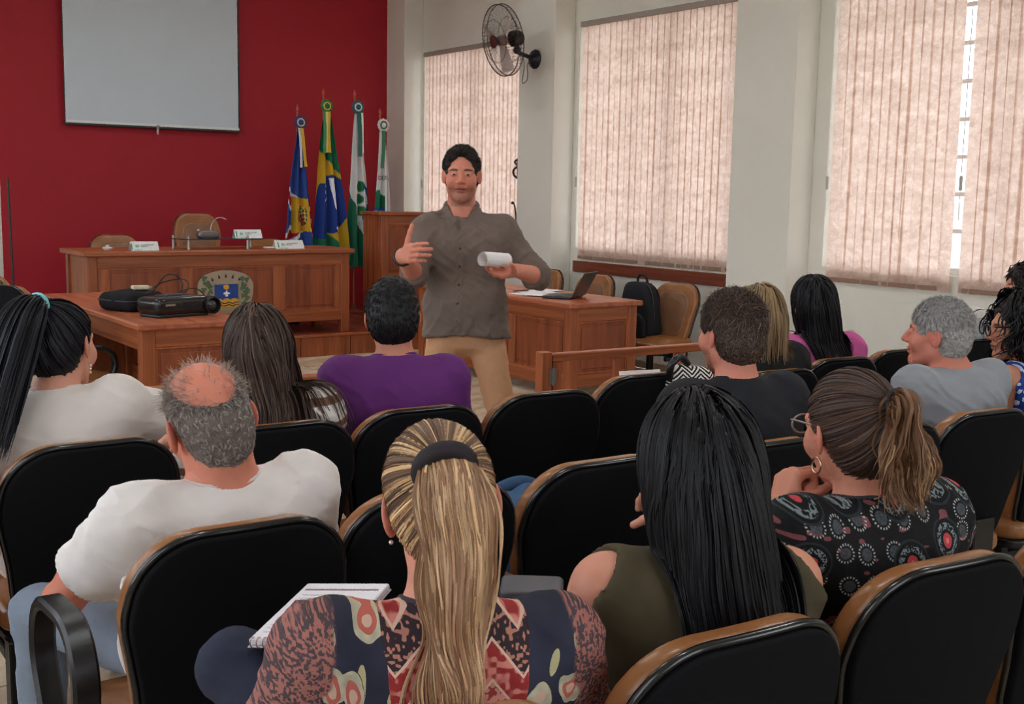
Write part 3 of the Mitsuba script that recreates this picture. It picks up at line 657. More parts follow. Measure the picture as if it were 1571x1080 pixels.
put(fn, 'center_cap', xf(lathe([(0, .096), (.04, .094), (.062, .086), (.062, .076), (0, .076)], 24), FM), mat((58, 24, 22), .4), 40)
put(fn, 'hub', xf(lathe([(0, .03), (.04, .028), (.05, .0), (.05, -.05), (0, -.05)], 20), FM), mat((120, 100, 94), .5), 40)
for k in range(3):
    a0 = k * 2 * np.pi / 3 + .4; U, R_ = np.meshgrid(np.linspace(-.5, .5, 9), np.linspace(.045, .30, 10))
    W = .16 + .55 * R_ * (1 - R_ / .42); an = a0 + U * W * 2.2
    V = np.stack([R_ * np.cos(an), R_ * np.sin(an), .03 * U * 2 - .01], -1).reshape(-1, 3)
    V = np.vstack([V, V - [0, 0, .003]]); F = []
    for r in range(9):
        for q in range(8):
            i = r * 9 + q; F += [(i, i + 1, i + 10), (i, i + 10, i + 9), (i + 90, i + 100, i + 91), (i + 90, i + 99, i + 100)]
    put(fn, 'blade', xf(trimesh.Trimesh(V, F, process=False), FM), mat((176, 158, 152), .5), True)
put(fn, 'motor', xf(lathe([(0, -.11), (.05, -.11), (.075, -.125), (.078, -.19), (.06, -.235), (0, -.245)], 24), FM), BLACK, 40)
put(fn, 'motor_knob', xf(lathe([(0, 0), (.012, 0), (.012, .04), (0, .045)], 12), FM @ np.array(T().translate([0, -.085, -.17]).rotate([1, 0, 0], 60).matrix)), mat((140, 136, 130), .4))
_mp = FC - FA * .17
put(fn, 'neck', tube(spline([_mp + [0, 0, -.03], _mp + [.02, .0, -.12], _mp + [.09, .02, -.14], [6.93, 9.50, 2.90]], 24), .020, 10), BLACK, True)
put(fn, 'joint', trimesh.creation.icosphere(2, .038).apply_translation(_mp + [.02, 0, -.11]), BLACK, True)
put(fn, 'wall_plate', xf(lathe([(0, .07), (.03, .065), (.05, .05), (.085, .025), (.095, .008), (.095, 0), (0, 0)], 28), np.array(T().translate([6.95, 9.505, 2.90]).rotate([0, 1, 0], -90).matrix)), mat((20, 24, 34), .35), 40)
put(fn, 'cord', tube(spline([_mp + [.05, 0, -.1], _mp + [.10, -.01, -.28], _mp + [.09, -.02, -.42], _mp + [.12, -.02, -.40], _mp + [.14, -.01, -.24], [6.93, 9.49, 2.88]], 40), .004, 6), mat((70, 72, 76), .5), True)
# small dark handles hanging at the blind's edge beside the pillar
wl = thing('window_latch', 'small dark bracket at the far blind, beside the pillar', 'latch')
put(wl, 'arm', tube(spline([(6.97, 9.80, 1.93), (6.955, 9.83, 1.90), (6.97, 9.80, 1.87), (6.955, 9.84, 1.83), (6.96, 9.83, 1.76), (6.985, 9.8, 1.74)], 24), .011, 6), mat((34, 18, 14), .5), True)
put(wl, 'plate', bx(6.965, 6.99, 9.785, 9.81, 1.74, 1.94), mat((34, 18, 14), .5))
wl = thing('window_crank', 'small dark hooked crank low at the far blind', 'crank')
put(wl, 'rod', tube(spline([(6.96, 9.86, 1.49), (6.96, 9.84, 1.48), (6.965, 9.825, 1.44), (6.97, 9.82, 1.2)], 24), .008, 6), mat((34, 18, 14), .5), True)
put(wl, 'knob', trimesh.creation.icosphere(2, .016).apply_translation([6.96, 9.862, 1.49]), mat((34, 18, 14), .5), True)

# ---------------------------------------------------------------- flags
def flag(label, px, pz, xl, xr, zb, colfn, ph, rosette, ribbon, pole_tilt=0., Y=11.8, folds=3.0):
    k = thing('flag', label, 'flag', 'flags on poles in front of the red wall')
    put(k, 'pole', tube([[px - .01, Y + .03, .2], [px, Y + .03, pz - .02]], .011, 10), 'wood_z')
    put(k, 'finial', lathe([(.012, 0), (.016, .01), (.010, .02), (.022, .035), (.012, .06), (0, .10)], 12), mat((170, 84, 66), .4), 40, to_world=mv(px, Y + .03, pz - .02))
    zt = pz - .07
    ns, nt = 90, 150
    S, Tt = np.meshgrid(np.linspace(0, 1, ns), np.linspace(0, 1, nt))
    e = Tt ** .8
    xa = px + (xl - px) * e - .012; xb = px + (xr - px) * e + .012
    bot = zb(S) if callable(zb) else zb
    X = xa + (xb - xa) * S + .006 * np.sin(9 * Tt + ph)
    Z = zt + (bot - zt) * Tt
    amp = .012 + .045 * Tt
    Yv = Y - .035 - amp * np.sin(2 * np.pi * folds * S + ph + .8 * np.sin(3 * Tt)) - .25 * amp * np.sin(2 * np.pi * folds * 2.3 * S + 2 * ph) + .03 * Tt
    V = np.stack([X, Yv, Z], -1).reshape(-1, 3)
    col = lin(colfn(S, Tt, X, Z)).reshape(-1, 3)
    i = np.arange(ns * nt).reshape(nt, ns); a, b, c, d = i[:-1, :-1].ravel(), i[:-1, 1:].ravel(), i[1:, 1:].ravel(), i[1:, :-1].ravel()
    put(k, 'cloth', trimesh.Trimesh(V, np.vstack([np.c_[a, c, b], np.c_[a, d, c]]), process=False), 'vc_matte', True, color=col)
    r = put(k, 'rosette', xf(lathe([(0, .02), (.03, .018), (.055, .012), (.07, .0), (0, 0)], 18), np.array(T().translate([px, Y - .05, pz - .12]).rotate([1, 0, 0], 90).matrix)), mat(rosette[0], .6), 30)
    for q in range(12):
        a = q * np.pi / 6; put(r, 'petal', xf(trimesh.creation.icosphere(1, .016), np.array(T().translate([px + .062 * math.cos(a), Y - .055, pz - .12 + .062 * math.sin(a)]).scale([1, .5, 1]).matrix)), mat(rosette[0], .7), True)
    put(r, 'ring', tube(np.stack([px + .038 * np.cos(th), np.full(64, Y - .066), pz - .12 + .038 * np.sin(th)], 1), .009, 6, True), mat(rosette[1], .6), True)
    put(r, 'center', trimesh.creation.icosphere(2, .024).apply_translation([px, Y - .062, pz - .12]), mat(rosette[2], .6), True)
    for q, (c, dx, w, l) in enumerate(ribbon):
        zz_ = np.linspace(0, 1, 12); v = []
        for t in zz_:
            x = px + dx[0] + (dx[1] - dx[0]) * t; y = Y - .085 - .035 * t - .012 * math.sin(4 * t + q); z = pz - .18 - l * t
            v += [(x - w / 2, y, z), (x + w / 2, y, z)]
        f = []
        for t in range(11): f += [(2 * t, 2 * t + 2, 2 * t + 1), (2 * t + 1, 2 * t + 2, 2 * t + 3)]
        v = np.array(v); v2 = v + [0, .002, 0]; f = np.array(f)
        put(k, 'ribbon', trimesh.Trimesh(np.vstack([v, v2]), np.vstack([f, f[:, ::-1] + len(v)]), process=False), mat(c, .6), True)
    put(k, 'stand', lathe([(0, 0), (.12, 0), (.12, .02), (.03, .05), (.02, .12), (0, .12)], 16), 'wood_dark', 40, to_world=mv(px - .01, Y + .03, .2 if px < 6.3 else .2))
    return k
def sel(base, *rules):
    out = np.broadcast_to(np.array(base, float), rules[0][0].shape + (3,)).copy()
    for m, c in rules: out[m] = c
    return out
def ell(x, y, cx, cy, rx, ry): return ((x - cx) / rx) ** 2 + ((y - cy) / ry) ** 2 < 1
def flag_blue(S, Tt, X, Z):
    x, z = X - 5.46, Z
    d1 = (z - 1.53) + 1.15 * (x + .13); d2 = (z - 1.22) - .9 * (x + .1)
    red = (np.abs(d1) < .05) & (z > 1.05) | (np.abs(d2 + .15) < .05) & (z < 1.42)
    wh = ((np.abs(d1) < .10) | ((np.abs(d2 + .15) < .10) & (z < 1.42)))
    yel = (x > -.06) & (x < .13) & (z > 1.12 + .12 * x) & (z < 1.50 - .15 * x)
    n = meshkit.noise(np.stack([x * 45, z * 45, 0 * x], -1))
    em = ell(x, z, .045, 1.29, .055, .12)
    return sel((46, 72, 140), (wh & (z < 1.62), (214, 216, 226)), (red & (z < 1.62), (150, 26, 44)), (yel, (196, 154, 38)), (yel & em, (150, 60, 50)), (yel & em & (n > .5), (210, 190, 90)), (yel & em & (n > .68), (50, 92, 80)), (yel & em & (n < .25), (60, 40, 60)))
def flag_brazil(S, Tt, X, Z):
    x, z = X - 5.82, Z
    rhomb = (z < 2.03 - .95 * np.maximum(x + .11, 0) - .15 * (x + .11)) & (z > 1.12 - 1.1 * np.minimum(x - .0, .0) - 1.2 * np.maximum(x - .06, 0) * 0 - .95 * np.maximum(x, 0)) & (x < .30)
    disc = ell(x, z, .045, 1.43, .185, .32) & ~((x < -.02) & (z > 1.66))
    lowb = (x < .0) & (z < 1.45)
    band = (np.abs((x - .05) - .18 * (1.66 - z)) < .028 * (1.2 - np.abs(z - 1.6) * 2)) & (z > 1.38) & (z < 1.72)
    st = np.zeros_like(x, bool)
    for a, b in ((-.03, 1.56), (.0, 1.49), (-.04, 1.47), (-.01, 1.42), (.10, 1.17), (.12, 1.19), (.11, 1.14), (-.02, 1.63)): st |= ell(x, z, a, b, .011, .016)
    return sel((30, 104, 72), (rhomb, (190, 154, 40)), ((lowb & (z > 1.05)) | disc, (34, 58, 130)), (band & disc, (220, 224, 232)), (st, (222, 226, 236)))
def flag_parana(S, Tt, X, Z):
    x, z = X - 6.22, Z
    gr = (z < 1.66 - 3.1 * (x + .15)) & (z < 1.62)
    gr2 = (x > .09) & (z < 1.30 - 1.0 * (.14 - x)) & (z > .85)
    lf = ell(x, z, .0, 1.63, .045, .06) | ell(x, z, -.02, 1.49, .05, .06) | ell(x, z, .015, 1.36, .05, .055)
    arc = (np.abs(np.hypot((x - .03) * 1.9, z - 1.46) - .17) < .028) & (x > .02)
    wr = ell(x, z, .065, 1.48, .022, .08) & (np.sin(z * 160) > .2)
    bl = ell(x, z, .085, 1.12, .025, .03)
    return sel((206, 206, 206), (gr, (30, 100, 76)), (gr2, (28, 92, 74)), (lf, (36, 116, 74)), (arc, (36, 66, 112)), (wr, (70, 90, 130)), (bl, (40, 120, 90)))
def flag_white(S, Tt, X, Z):
    x, z = X - 6.5, Z
    hut = (z < 1.60 - .9 * np.abs(x + .06)) & (z > 1.36) & (x < .02)
    blu = hut & (z < 1.40)
    stp = (x < .0) & (z < 1.16) & (z > .92)
    return sel((212, 212, 212), (hut, (34, 110, 78)), (blu, (34, 76, 130)), (stp & (np.floor(z * 25) % 2 == 0), (190, 150, 60)), (stp & (np.floor(z * 25) % 2 == 1), (140, 50, 40)))
flag('blue flag with red and white stripes and a yellow emblem', 5.48, 2.42, 5.27, 5.66, lambda s: .80 + .1 * s, flag_blue, .4, ((48, 58, 112), (190, 176, 150), (44, 62, 112)), [((196, 196, 200), (-.03, -.02), .03, .42), ((194, 160, 50), (-.005, .035), .035, .41)], folds=2.6)
flag('green, yellow and blue national flag', 5.79, 2.61, 5.62, 6.08, .80, flag_brazil, 2.0, ((54, 108, 62), (190, 180, 70), (40, 96, 60)), [((70, 130, 80), (-.045, -.055), .035, .45), ((200, 200, 120), (-.02, -.025), .03, .44), ((196, 160, 40), (.008, .005), .035, .44)], folds=2.8)
flag('white and green flag with a round leafy emblem', 6.17, 2.62, 6.06, 6.39, lambda s: .72 - .22 * np.exp(-((s - .85) / .16) ** 2) + .05 * s, flag_parana, 3.4, ((44, 92, 104), (200, 214, 216), (38, 78, 92)), [((38, 96, 84), (-.005, .0), .05, .48), ((206, 216, 214), (.03, .035), .025, .44)], folds=2.2)
fw = flag('white flag with green lettering, next to the white wall corner', 6.49, 2.44, 6.38, 6.66, lambda s: .55 + .1 * s, flag_white, 5.2, ((206, 206, 204), (40, 84, 66), (214, 214, 214)), [((48, 112, 80), (-.01, -.045), .045, .42)], folds=2.0)
put(fw, 'lettering', xf(meshkit.text_mesh('DEP.', .045, .002, True), np.array([[1, 0, 0, 6.40], [0, 0, -1, 11.70], [0, 1, 0, 1.71], [0, 0, 0, 1.]])), mat((60, 70, 70), .7))

# ---------------------------------------------------------------- loose things among the audience
zb_ = thing('striped_bag', 'black and white zigzag bag beside the head of the man in black', 'bag')
def zig(p, n, uv):
    t = (uv.y + dr.abs(uv.x * 1.0 - dr.floor(uv.x * 14) / 14 - .0357) * .9) * 62
    return dr.select(t - dr.floor(t) > .5, mi.Color3f(L(28, 26, 28)), mi.Color3f(L(206, 200, 194)))
pmat('zigzag', zig, .8, .3)
m = pad(rounded([(-.12, 0), (.12, 0), (.10, .24), (-.07, .26)], .05), -.045, .045, .035, .01, .01, 64, stand)
if m.volume < 0: m.invert()
bm = xf(m, np.array(mv(3.07, 3.18, .70, -20).matrix))
put(zb_, 'body', bm, 'zigzag', True, uv=np.array(m.vertices)[:, [0, 2]])
put(zb_, 'handle', tube(spline([(2.99, 3.19, .90), (2.98, 3.17, .965), (3.02, 3.17, .985), (3.06, 3.17, .955)], 24), .014, 8), BLACK, True)
ws = thing('paper', 'white paper showing over the top of an empty chair', 'paper')
put(ws, 'sheet', bx(-.09, .09, -.002, .002, 0, .12, .0005), WHITEP, to_world=T().translate([2.98, 3.32, .80]).rotate([0, 0, 1], -12).rotate([1, 0, 0], -20))
put(ws, 'fold', bx(-.07, .07, -.012, -.009, .0, .09, .0005), WHITEP, to_world=T().translate([2.99, 3.32, .80]).rotate([0, 0, 1], -18).rotate([1, 0, 0], -24))
cl = thing('folded_clothing', 'grey and white folded clothing on top of a chair near the far corner', 'clothing')
m = pad(rounded([(-.20, 0), (.20, 0), (.20, .13), (-.20, .13)], .04), 0, .10, .04, 0, .01, 64, flat); m.vertices += m.vertex_normals * (.03 * (meshkit.fbm(m.vertices * 16, 3, 2) - .5))[:, None]
put(cl, 'garment', m, mat((150, 154, 158), .9, .2), True, to_world=mv(5.20, 3.27, .925, -3))
m = pad(rounded([(-.08, 0), (.08, 0), (.08, .10), (-.08, .10)], .03), 0, .05, .02, 0, .01, 48, flat); m.vertices += m.vertex_normals * (.025 * (meshkit.fbm(m.vertices * 26, 3, 7) - .5))[:, None]
put(cl, 'white_bundle', m, mat((206, 202, 198), .8, .2), True, to_world=mv(5.13, 3.29, 1.02, 10))
# ---------------------------------------------------------------- people: distance fields, meshes, hair
from concurrent.futures import ThreadPoolExecutor
POOL = ThreadPoolExecutor(4)
class Sdf:
    def __init__(s): s.ops = []
    def cone(s, a, b, ra, rb, k=.03, sub=False, clip=None): s.ops.append((0, np.asarray(a, float), np.asarray(b, float), ra, rb, k, sub, clip)); return s
    def ell(s, c, R, r, k=.03, sub=False, clip=None): s.ops.append((1, np.asarray(c, float), np.asarray(R, float), np.asarray(r, float), 0, k, sub, clip)); return s
    def __call__(s, P):
        P = np.asarray(P, np.float32); d = None; ops = s.ops
        if P.ndim == 2 and len(P) > 64:      # leave out what is too far from these points to matter
            lo, hi = P.min(0), P.max(0); keep = []
            for o in ops:
                t, a, b, c, e, k, sub, clip = o
                if t == 0: r = max(c, e); l2, h2 = np.minimum(a, b) - r, np.maximum(a, b) + r
                else: r = float(np.max(c)); l2, h2 = a - r, a + r
                g = np.maximum(np.maximum(l2 - hi, lo - h2), 0); keep.append(math.sqrt(float(g @ g)))
            if (hi - lo).max() < .45:
                near = min([q for q, o in zip(keep, ops) if not o[6]] or [0])
                ops = [o for q, o in zip(keep, ops) if q < near + .10 + o[5]] if near > .06 else [o for q, o in zip(keep, ops) if q < .10 + o[5]]
                while ops and ops[0][6]: ops = ops[1:]
                if not ops: ops = s.ops
        for t, a, b, c, e, k, sub, clip in ops:
            if t == 0:
                ba = (b - a).astype(np.float32); pa = P - a.astype(np.float32)
                h = np.clip(pa @ ba / max(float(ba @ ba), 1e-12), 0, 1)
                q = pa - h[..., None] * ba
                x = np.sqrt(np.einsum('...i,...i', q, q)) - (c + (e - c) * h)
            else:
                q = (P - a.astype(np.float32)) @ b.astype(np.float32)
                r = c.astype(np.float32); k0 = np.sqrt((((q / r) ** 2).sum(-1))); k1 = np.sqrt((((q / r ** 2) ** 2).sum(-1))) + 1e-9
                x = k0 * (k0 - 1) / k1
            if clip is not None: x = np.maximum(x, (P - np.asarray(clip[0], np.float32)) @ np.asarray(clip[1], np.float32))
            if d is None: d = x; continue
            if sub:
                if k <= 0: d = np.maximum(d, -x)
                else: h = np.clip(.5 - .5 * (d + x) / k, 0, 1); d = d * (1 - h) - x * h + k * h * (1 - h)
            elif k <= 0: d = np.minimum(d, x)
            else: h = np.clip(.5 + .5 * (x - d) / k, 0, 1); d = x * (1 - h) + d * h - k * h * (1 - h)
        return d
    def grad(s, P, e=.002):
        d = s(P); return d, np.stack([s(P + np.array(v) * e) - d for v in ((1, 0, 0), (0, 1, 0), (0, 0, 1))], -1) / e
def snets(f, lo, hi, h):
    lo, hi = np.asarray(lo, float), np.asarray(hi, float); B = 4
    nb = np.ceil((hi - lo) / h / B).astype(int)
    ctr = np.stack(np.meshgrid(*[(np.arange(n) + .5) * B * h - h / 2 for n in nb], indexing='ij'), -1) + lo
    dc = np.concatenate(list(POOL.map(f, np.array_split(ctr.reshape(-1, 3), max(1, nb[0] // 2) * max(1, nb[1] // 8))))).reshape(nb)
    act = np.argwhere(np.abs(dc) < h * B * .5 * 1.732 * 1.15 + .006)
    val = np.repeat(np.repeat(np.repeat(dc, B, 0), B, 1), B, 2).astype(np.float32)
    off = np.stack(np.meshgrid(*[np.arange(B)] * 3, indexing='ij'), -1).reshape(-1, 3)
    act = act[np.lexsort((act // 6).T)]
    def fill(ch):
        ijk = (ch[:, None] * B + off[None]).reshape(-1, 3)
        val[ijk[:, 0], ijk[:, 1], ijk[:, 2]] = f(ijk * h + lo)
    list(POOL.map(fill, [c for c in np.array_split(act, max(1, len(act) // 160)) if len(c)]))
    s = val < 0
    cs = [s[a:s.shape[0] - 1 + a, b:s.shape[1] - 1 + b, c:s.shape[2] - 1 + c] for a in (0, 1) for b in (0, 1) for c in (0, 1)]
    allin, anyin = cs[0].copy(), cs[0].copy()
    for c in cs[1:]: allin &= c; anyin |= c
    cell = np.argwhere(anyin & ~allin)
    idx = np.full(cs[0].shape, -1, np.int32); idx[cell[:, 0], cell[:, 1], cell[:, 2]] = np.arange(len(cell))
    cr = np.array([(a, b, c) for a in (0, 1) for b in (0, 1) for c in (0, 1)])
    cv = np.stack([val[cell[:, 0] + a, cell[:, 1] + b, cell[:, 2] + c] for a, b, c in cr], 1)
    acc, cnt = np.zeros((len(cell), 3)), np.zeros(len(cell))
    for i in range(8):
        for j in range(i + 1, 8):
            if np.abs(cr[i] - cr[j]).sum() != 1: continue
            m = (cv[:, i] < 0) != (cv[:, j] < 0); t = cv[m, i] / (cv[m, i] - cv[m, j])
            acc[m] += cr[i] + t[:, None] * (cr[j] - cr[i]); cnt[m] += 1
    V = (cell + acc / cnt[:, None]) * h + lo
    F = []
    for ax in range(3):
        s0 = np.take(s, range(s.shape[ax] - 1), ax); s1 = np.take(s, range(1, s.shape[ax]), ax)
        e = np.argwhere(s0 != s1); u, v = [(1, 2), (2, 0), (0, 1)][ax]
        e = e[(e[:, u] > 0) & (e[:, v] > 0) & (e[:, u] < idx.shape[u]) & (e[:, v] < idx.shape[v])]
        du, dv = np.eye(3, dtype=int)[u], np.eye(3, dtype=int)[v]
        q = [idx[tuple((e - a * du - b * dv).T)] for a, b in ((1, 1), (0, 1), (0, 0), (1, 0))]
        flip = s0[tuple(e.T)]
        q = np.stack(q, 1); q[~flip] = q[~flip][:, ::-1]
        q = q[(q >= 0).all(1)]
        F += [q[:, [0, 1, 2]], q[:, [0, 2, 3]]]
    return V, np.vstack(F)
def refine(f, V):
    if len(V) > 6000:
        o = np.lexsort(np.floor(V / .16).T.astype(int)); out = np.empty_like(V)
        ixs = np.array_split(o, len(V) // 2500)
        for ix, q in zip(ixs, POOL.map(lambda i: refine(f, V[i]), ixs)): out[ix] = q
        return out
    d, g = f.grad(V, .0015); n = np.linalg.norm(g, axis=1, keepdims=True) + 1e-9
    return V - np.clip(d, -.01, .01)[:, None] * g / n
def field_mesh(f, lo, hi, h, fine=()):
    """mesh of the field's surface; the boxes of fine are meshed with their own step"""
    V, F = snets(f, lo, hi, h); V = refine(f, V)
    Vs, Fs = [V], [F]; n = len(V); c = V[F].mean(1); keep = np.ones(len(F), bool)
    for a, b, hh in fine:
        a, b = np.asarray(a, float), np.asarray(b, float)
        keep &= ~((c > a + 1.2 * h) & (c < b - 1.2 * h)).all(1)
        v, q = snets(f, a, b, hh); v = refine(f, v)
        Vs.append(v); Fs.append(q + n); n += len(v)
    Fs[0] = F[keep]
    m = trimesh.Trimesh(np.vstack(Vs), np.vstack(Fs), process=False); m.remove_unreferenced_vertices()
    return m
def frame(yaw, pitch=0., roll=0.):
    """columns right, forward, up; yaw from +y towards +x; pitch > 0 looks up; roll > 0 leans to the right"""
    y, p, r = np.radians([yaw, pitch, roll])
    R = np.array([[math.cos(y), math.sin(y), 0], [-math.sin(y), math.cos(y), 0], [0, 0, 1]])
    Rp = np.array([[1, 0, 0], [0, math.cos(p), -math.sin(p)], [0, math.sin(p), math.cos(p)]])
    Rr = np.array([[math.cos(r), 0, math.sin(r)], [0, 1, 0], [-math.sin(r), 0, math.cos(r)]])
    return R @ Rp @ Rr
Z3 = np.array([0, 0, 1.])
def lerp(a, b, t): return np.asarray(a) * (1 - t) + np.asarray(b) * t
def head_ops(S, H, R, NB, s=1., neck=.056, fem=False, nose=1.):
    P = lambda *l: H + R @ (np.array(l) * s)
    S.ell(P(0, -.018, .032), R, np.array([.074, .094, .088]) * s, .0)
    S.ell(P(0, .033, -.02), R, np.array([.063, .058, .086]) * s, .03 * s)
    jw = .036 if fem else .041
    for q in (-1, 1):
        S.cone(P(q * jw, -.004, -.062), P(q * .013, .062, -.100), .023 * s, .018 * s, .028 * s)
        S.ell(P(q * .042, .056, -.030), R, np.array([.024, .026, .026]) * s, .025 * s)
    S.cone(P(0, .070, -.098), P(0, .071, -.104), .017 * s, .015 * s, .02 * s)
    S.cone(P(0, -.026, -.05), NB + R[:, 1] * -.0, neck * s, (neck + .008) * s, .022)
    for q in (-1, 1):
        S.cone(P(q * .014, .080, .026), P(q * .048, .066, .024), .011 * s, .010 * s, .014 * s)
    for q in (-1, 1): S.ell(P(q * .031, .104, .006), R, np.array([.021, .016, .011]) * s, .012 * s, True)
    S.cone(P(0, .086, .016), P(0, .106 * nose, -.026), .008 * s, .0115 * s, .012 * s)
    for q in (-1, 1): S.ell(P(q * .012, .095, -.031), R, np.array([.009, .011, .008]) * s, .007 * s)
    for q in (-1, 1):
        S.ell(P(q * .031, .0795, .005), R, np.array([.0165, .0135, .0120]) * s, .004 * s)
    S.ell(P(0, .0865, -.056), R, np.array([.026, .011, .0065]) * s, .006 * s)
    S.ell(P(0, .0845, -.070), R, np.array([.022, .011, .0075]) * s, .006 * s)
    for q in (-1, 1):
        Re = R @ frame(q * -27., 0, 0)
        S.ell(P(q * .081, -.014, -.006), Re, np.array([.0075, .022, .033]) * s, .008 * s)
        S.ell(P(q * .087, -.007, .002), Re, np.array([.0065, .012, .019]) * s, .006 * s, True)
        S.ell(P(q * .080, -.003, -.008), Re, np.array([.005, .006, .009]) * s, .004 * s)
def hand_ops(S, W, F, N, side, curl=(.3, .3, .35, .4), thumb=(.7, .5, .2), s=1., spread=.06, k=.004):
    """W wrist, F finger direction, N palm normal, side +1: the thumb is on the side F x N"""
    F = F / np.linalg.norm(F); N = N - F * (N @ F); N = N / np.linalg.norm(N); X = np.cross(F, N) * side
    base = [(.031, .088), (.011, .094), (-.010, .090), (-.029, .080)]
    seg = [(.040, .024, .020), (.045, .028, .021), (.041, .026, .020), (.032, .020, .018)]
    for (x, y), r in zip(base, (.0125, .0125, .012, .0115)):
        S.cone(W + X * x * .45 * s, W + (X * x + F * y) * s, .015 * s, r * s, .016)
    S.cone(W + (X * .012 + N * .008 + F * .03) * s, W + (X * .026 + N * .010 + F * .05) * s, .015 * s, .015 * s, .014)
    tips = []
    for i, ((x, y), sg) in enumerate(zip(base, seg)):
        p = W + (X * x + F * y) * s; a = 0.
        d0 = F + X * spread * (1.5 - i); d0 /= np.linalg.norm(d0)
        r = (.0098, .0100, .0095, .0085)[i]
        for j, l in enumerate(sg):
            a += curl[i] * (.7, 1.1, .8)[j] * 1.15
            d = d0 * math.cos(a) + N * math.sin(a)
            q = p + d * l * s
            S.cone(p, q, r * s, r * .93 * s, k if j else .007); p = q; r *= .93
        tips.append((p, d, r * s))
    a, b, c = thumb
    p = W + (X * .024 + F * .026 + N * .006) * s; d = F * (1 - a) + X * a + N * b; d /= np.linalg.norm(d); r = .0135
    for j, l in enumerate((.042, .032, .026)):
        d = d + (F * c * .5 + N * c * .3) * j; d /= np.linalg.norm(d)
        q = p + d * l * s; S.cone(p, q, r * s, r * .9 * s, .010 if j == 0 else .005); p = q; r *= .88
    tips.append((p, d, r * s))
    return tips
def locks(paths, r, cols, prof=None, ref=None, flat=(1.5, .7), n=2):
    paths = np.asarray(paths, float); N, K = paths.shape[:2]
    prof = np.interp(np.linspace(0, 1, K), [0, .12, .6, 1], [.7, 1, .9, .12]) if prof is None else np.interp(np.linspace(0, 1, K), np.linspace(0, 1, len(prof)), prof)
    t = np.gradient(paths, axis=1); t /= np.linalg.norm(t, axis=2, keepdims=True) + 1e-9
    o = paths - np.asarray(ref) if ref is not None else np.tile([0., 0, 1], (N, K, 1)) + .01
    b = np.cross(t, o); b /= np.linalg.norm(b, axis=2, keepdims=True) + 1e-9; m = np.cross(b, t)
    rr = np.broadcast_to(np.asarray(r, float).reshape(-1, 1), (N, K)) * prof
    if n == 2:       # flat ribbons, each rolled a little about its own length
        w = np.random.default_rng(N).normal(0, .45, N)[:, None, None]; bb = b * np.cos(w) + m * np.sin(w)
        V = np.stack([paths + rr[..., None] * flat[0] * bb, paths - rr[..., None] * flat[0] * bb], 2)
        i = np.arange(N * K * 2).reshape(N, K, 2); a, c = i[:, :-1], i[:, 1:]
        F = np.stack([np.stack([a[..., 0], a[..., 1], c[..., 1]], -1), np.stack([a[..., 0], c[..., 1], c[..., 0]], -1)], -2).reshape(-1, 3)
    else:
        th = np.arange(n) / n * 2 * np.pi
        V = paths[:, :, None] + rr[:, :, None, None] * (flat[0] * np.cos(th)[:, None] * b[:, :, None] + flat[1] * np.sin(th)[:, None] * m[:, :, None])
        i = np.arange(N * K * n).reshape(N, K, n); a, c = i[:, :-1], i[:, 1:]
        F = np.stack([np.stack([a, np.roll(a, -1, 2), np.roll(c, -1, 2)], -1), np.stack([a, np.roll(c, -1, 2), c], -1)], -2).reshape(-1, 3)
    cols = np.asarray(cols, float)
    if cols.ndim == 2: cols = np.repeat(cols[:, None], K, 1)
    return trimesh.Trimesh(V.reshape(-1, 3), F, process=False), np.repeat(cols.reshape(-1, 3), n, 0)
def drape(P0, D0, K, ds, fields, g=(0, 0, -1), stiff=.72, margin=.004, wave=0., rng=None, kick=None, curl=0., cf=11., pull=0., axis=None, below=1e9):
    P, D = np.array(P0, float), np.array(D0, float); D /= np.linalg.norm(D, axis=1, keepdims=True)
    out = [P.copy()]; g = np.asarray(g, float); ph = rng.uniform(0, 6.28, len(P)); ax = rng.normal(size=P.shape); ax[:, 2] *= .2
    fr = rng.uniform(.8, 1.2, len(P))
    mg = margin + rng.uniform(0, .010, len(P)) if np.isscalar(margin) else margin
    for k in range(K - 1):
        D = stiff * D + (1 - stiff) * g + (0 if not wave else wave * np.sin(ph + k * .75 * fr)[:, None] * ax)
        if kick is not None: D = D + kick(P, k)
        if curl: D = D + curl * (np.stack([meshkit.noise(P * cf, 5 + j) for j in range(3)], -1) - .5)
        if pull: w_ = (axis - P); w_[:, 2] = 0; D = D + pull * w_ * (P[:, 2] < below)[:, None]
        D /= np.linalg.norm(D, axis=1, keepdims=True)
        P = P + D * ds
        for f in fields:
            d, gr = f.grad(P); gr /= np.linalg.norm(gr, axis=1, keepdims=True) + 1e-9
            pen = np.maximum(mg - d, 0); P = P + gr * pen[:, None]
            hit = pen > 0; D[hit] -= gr[hit] * np.minimum((D[hit] * gr[hit]).sum(1), 0)[:, None]
        D /= np.linalg.norm(D, axis=1, keepdims=True) + 1e-9
        out.append(P.copy())
    return np.stack(out, 1)
def hair_dirs(rng, n, ok):
    out = []
    while len(out) < n:
        d = rng.normal(size=3); d /= np.linalg.norm(d)
        if ok(d): out.append(d)
    return np.array(out)
HR_ = np.array([.078, .098, .092]); HO = np.array([0, -.018, .032])
def scalp(H, R, d, s=1., add=0.): 
    q = d * (HR_ + add) * s
    return H + (HO * s + q) @ R.T
def sc_normal(R, d): n = d / HR_; n /= np.linalg.norm(n, axis=-1, keepdims=True); return n @ R.T
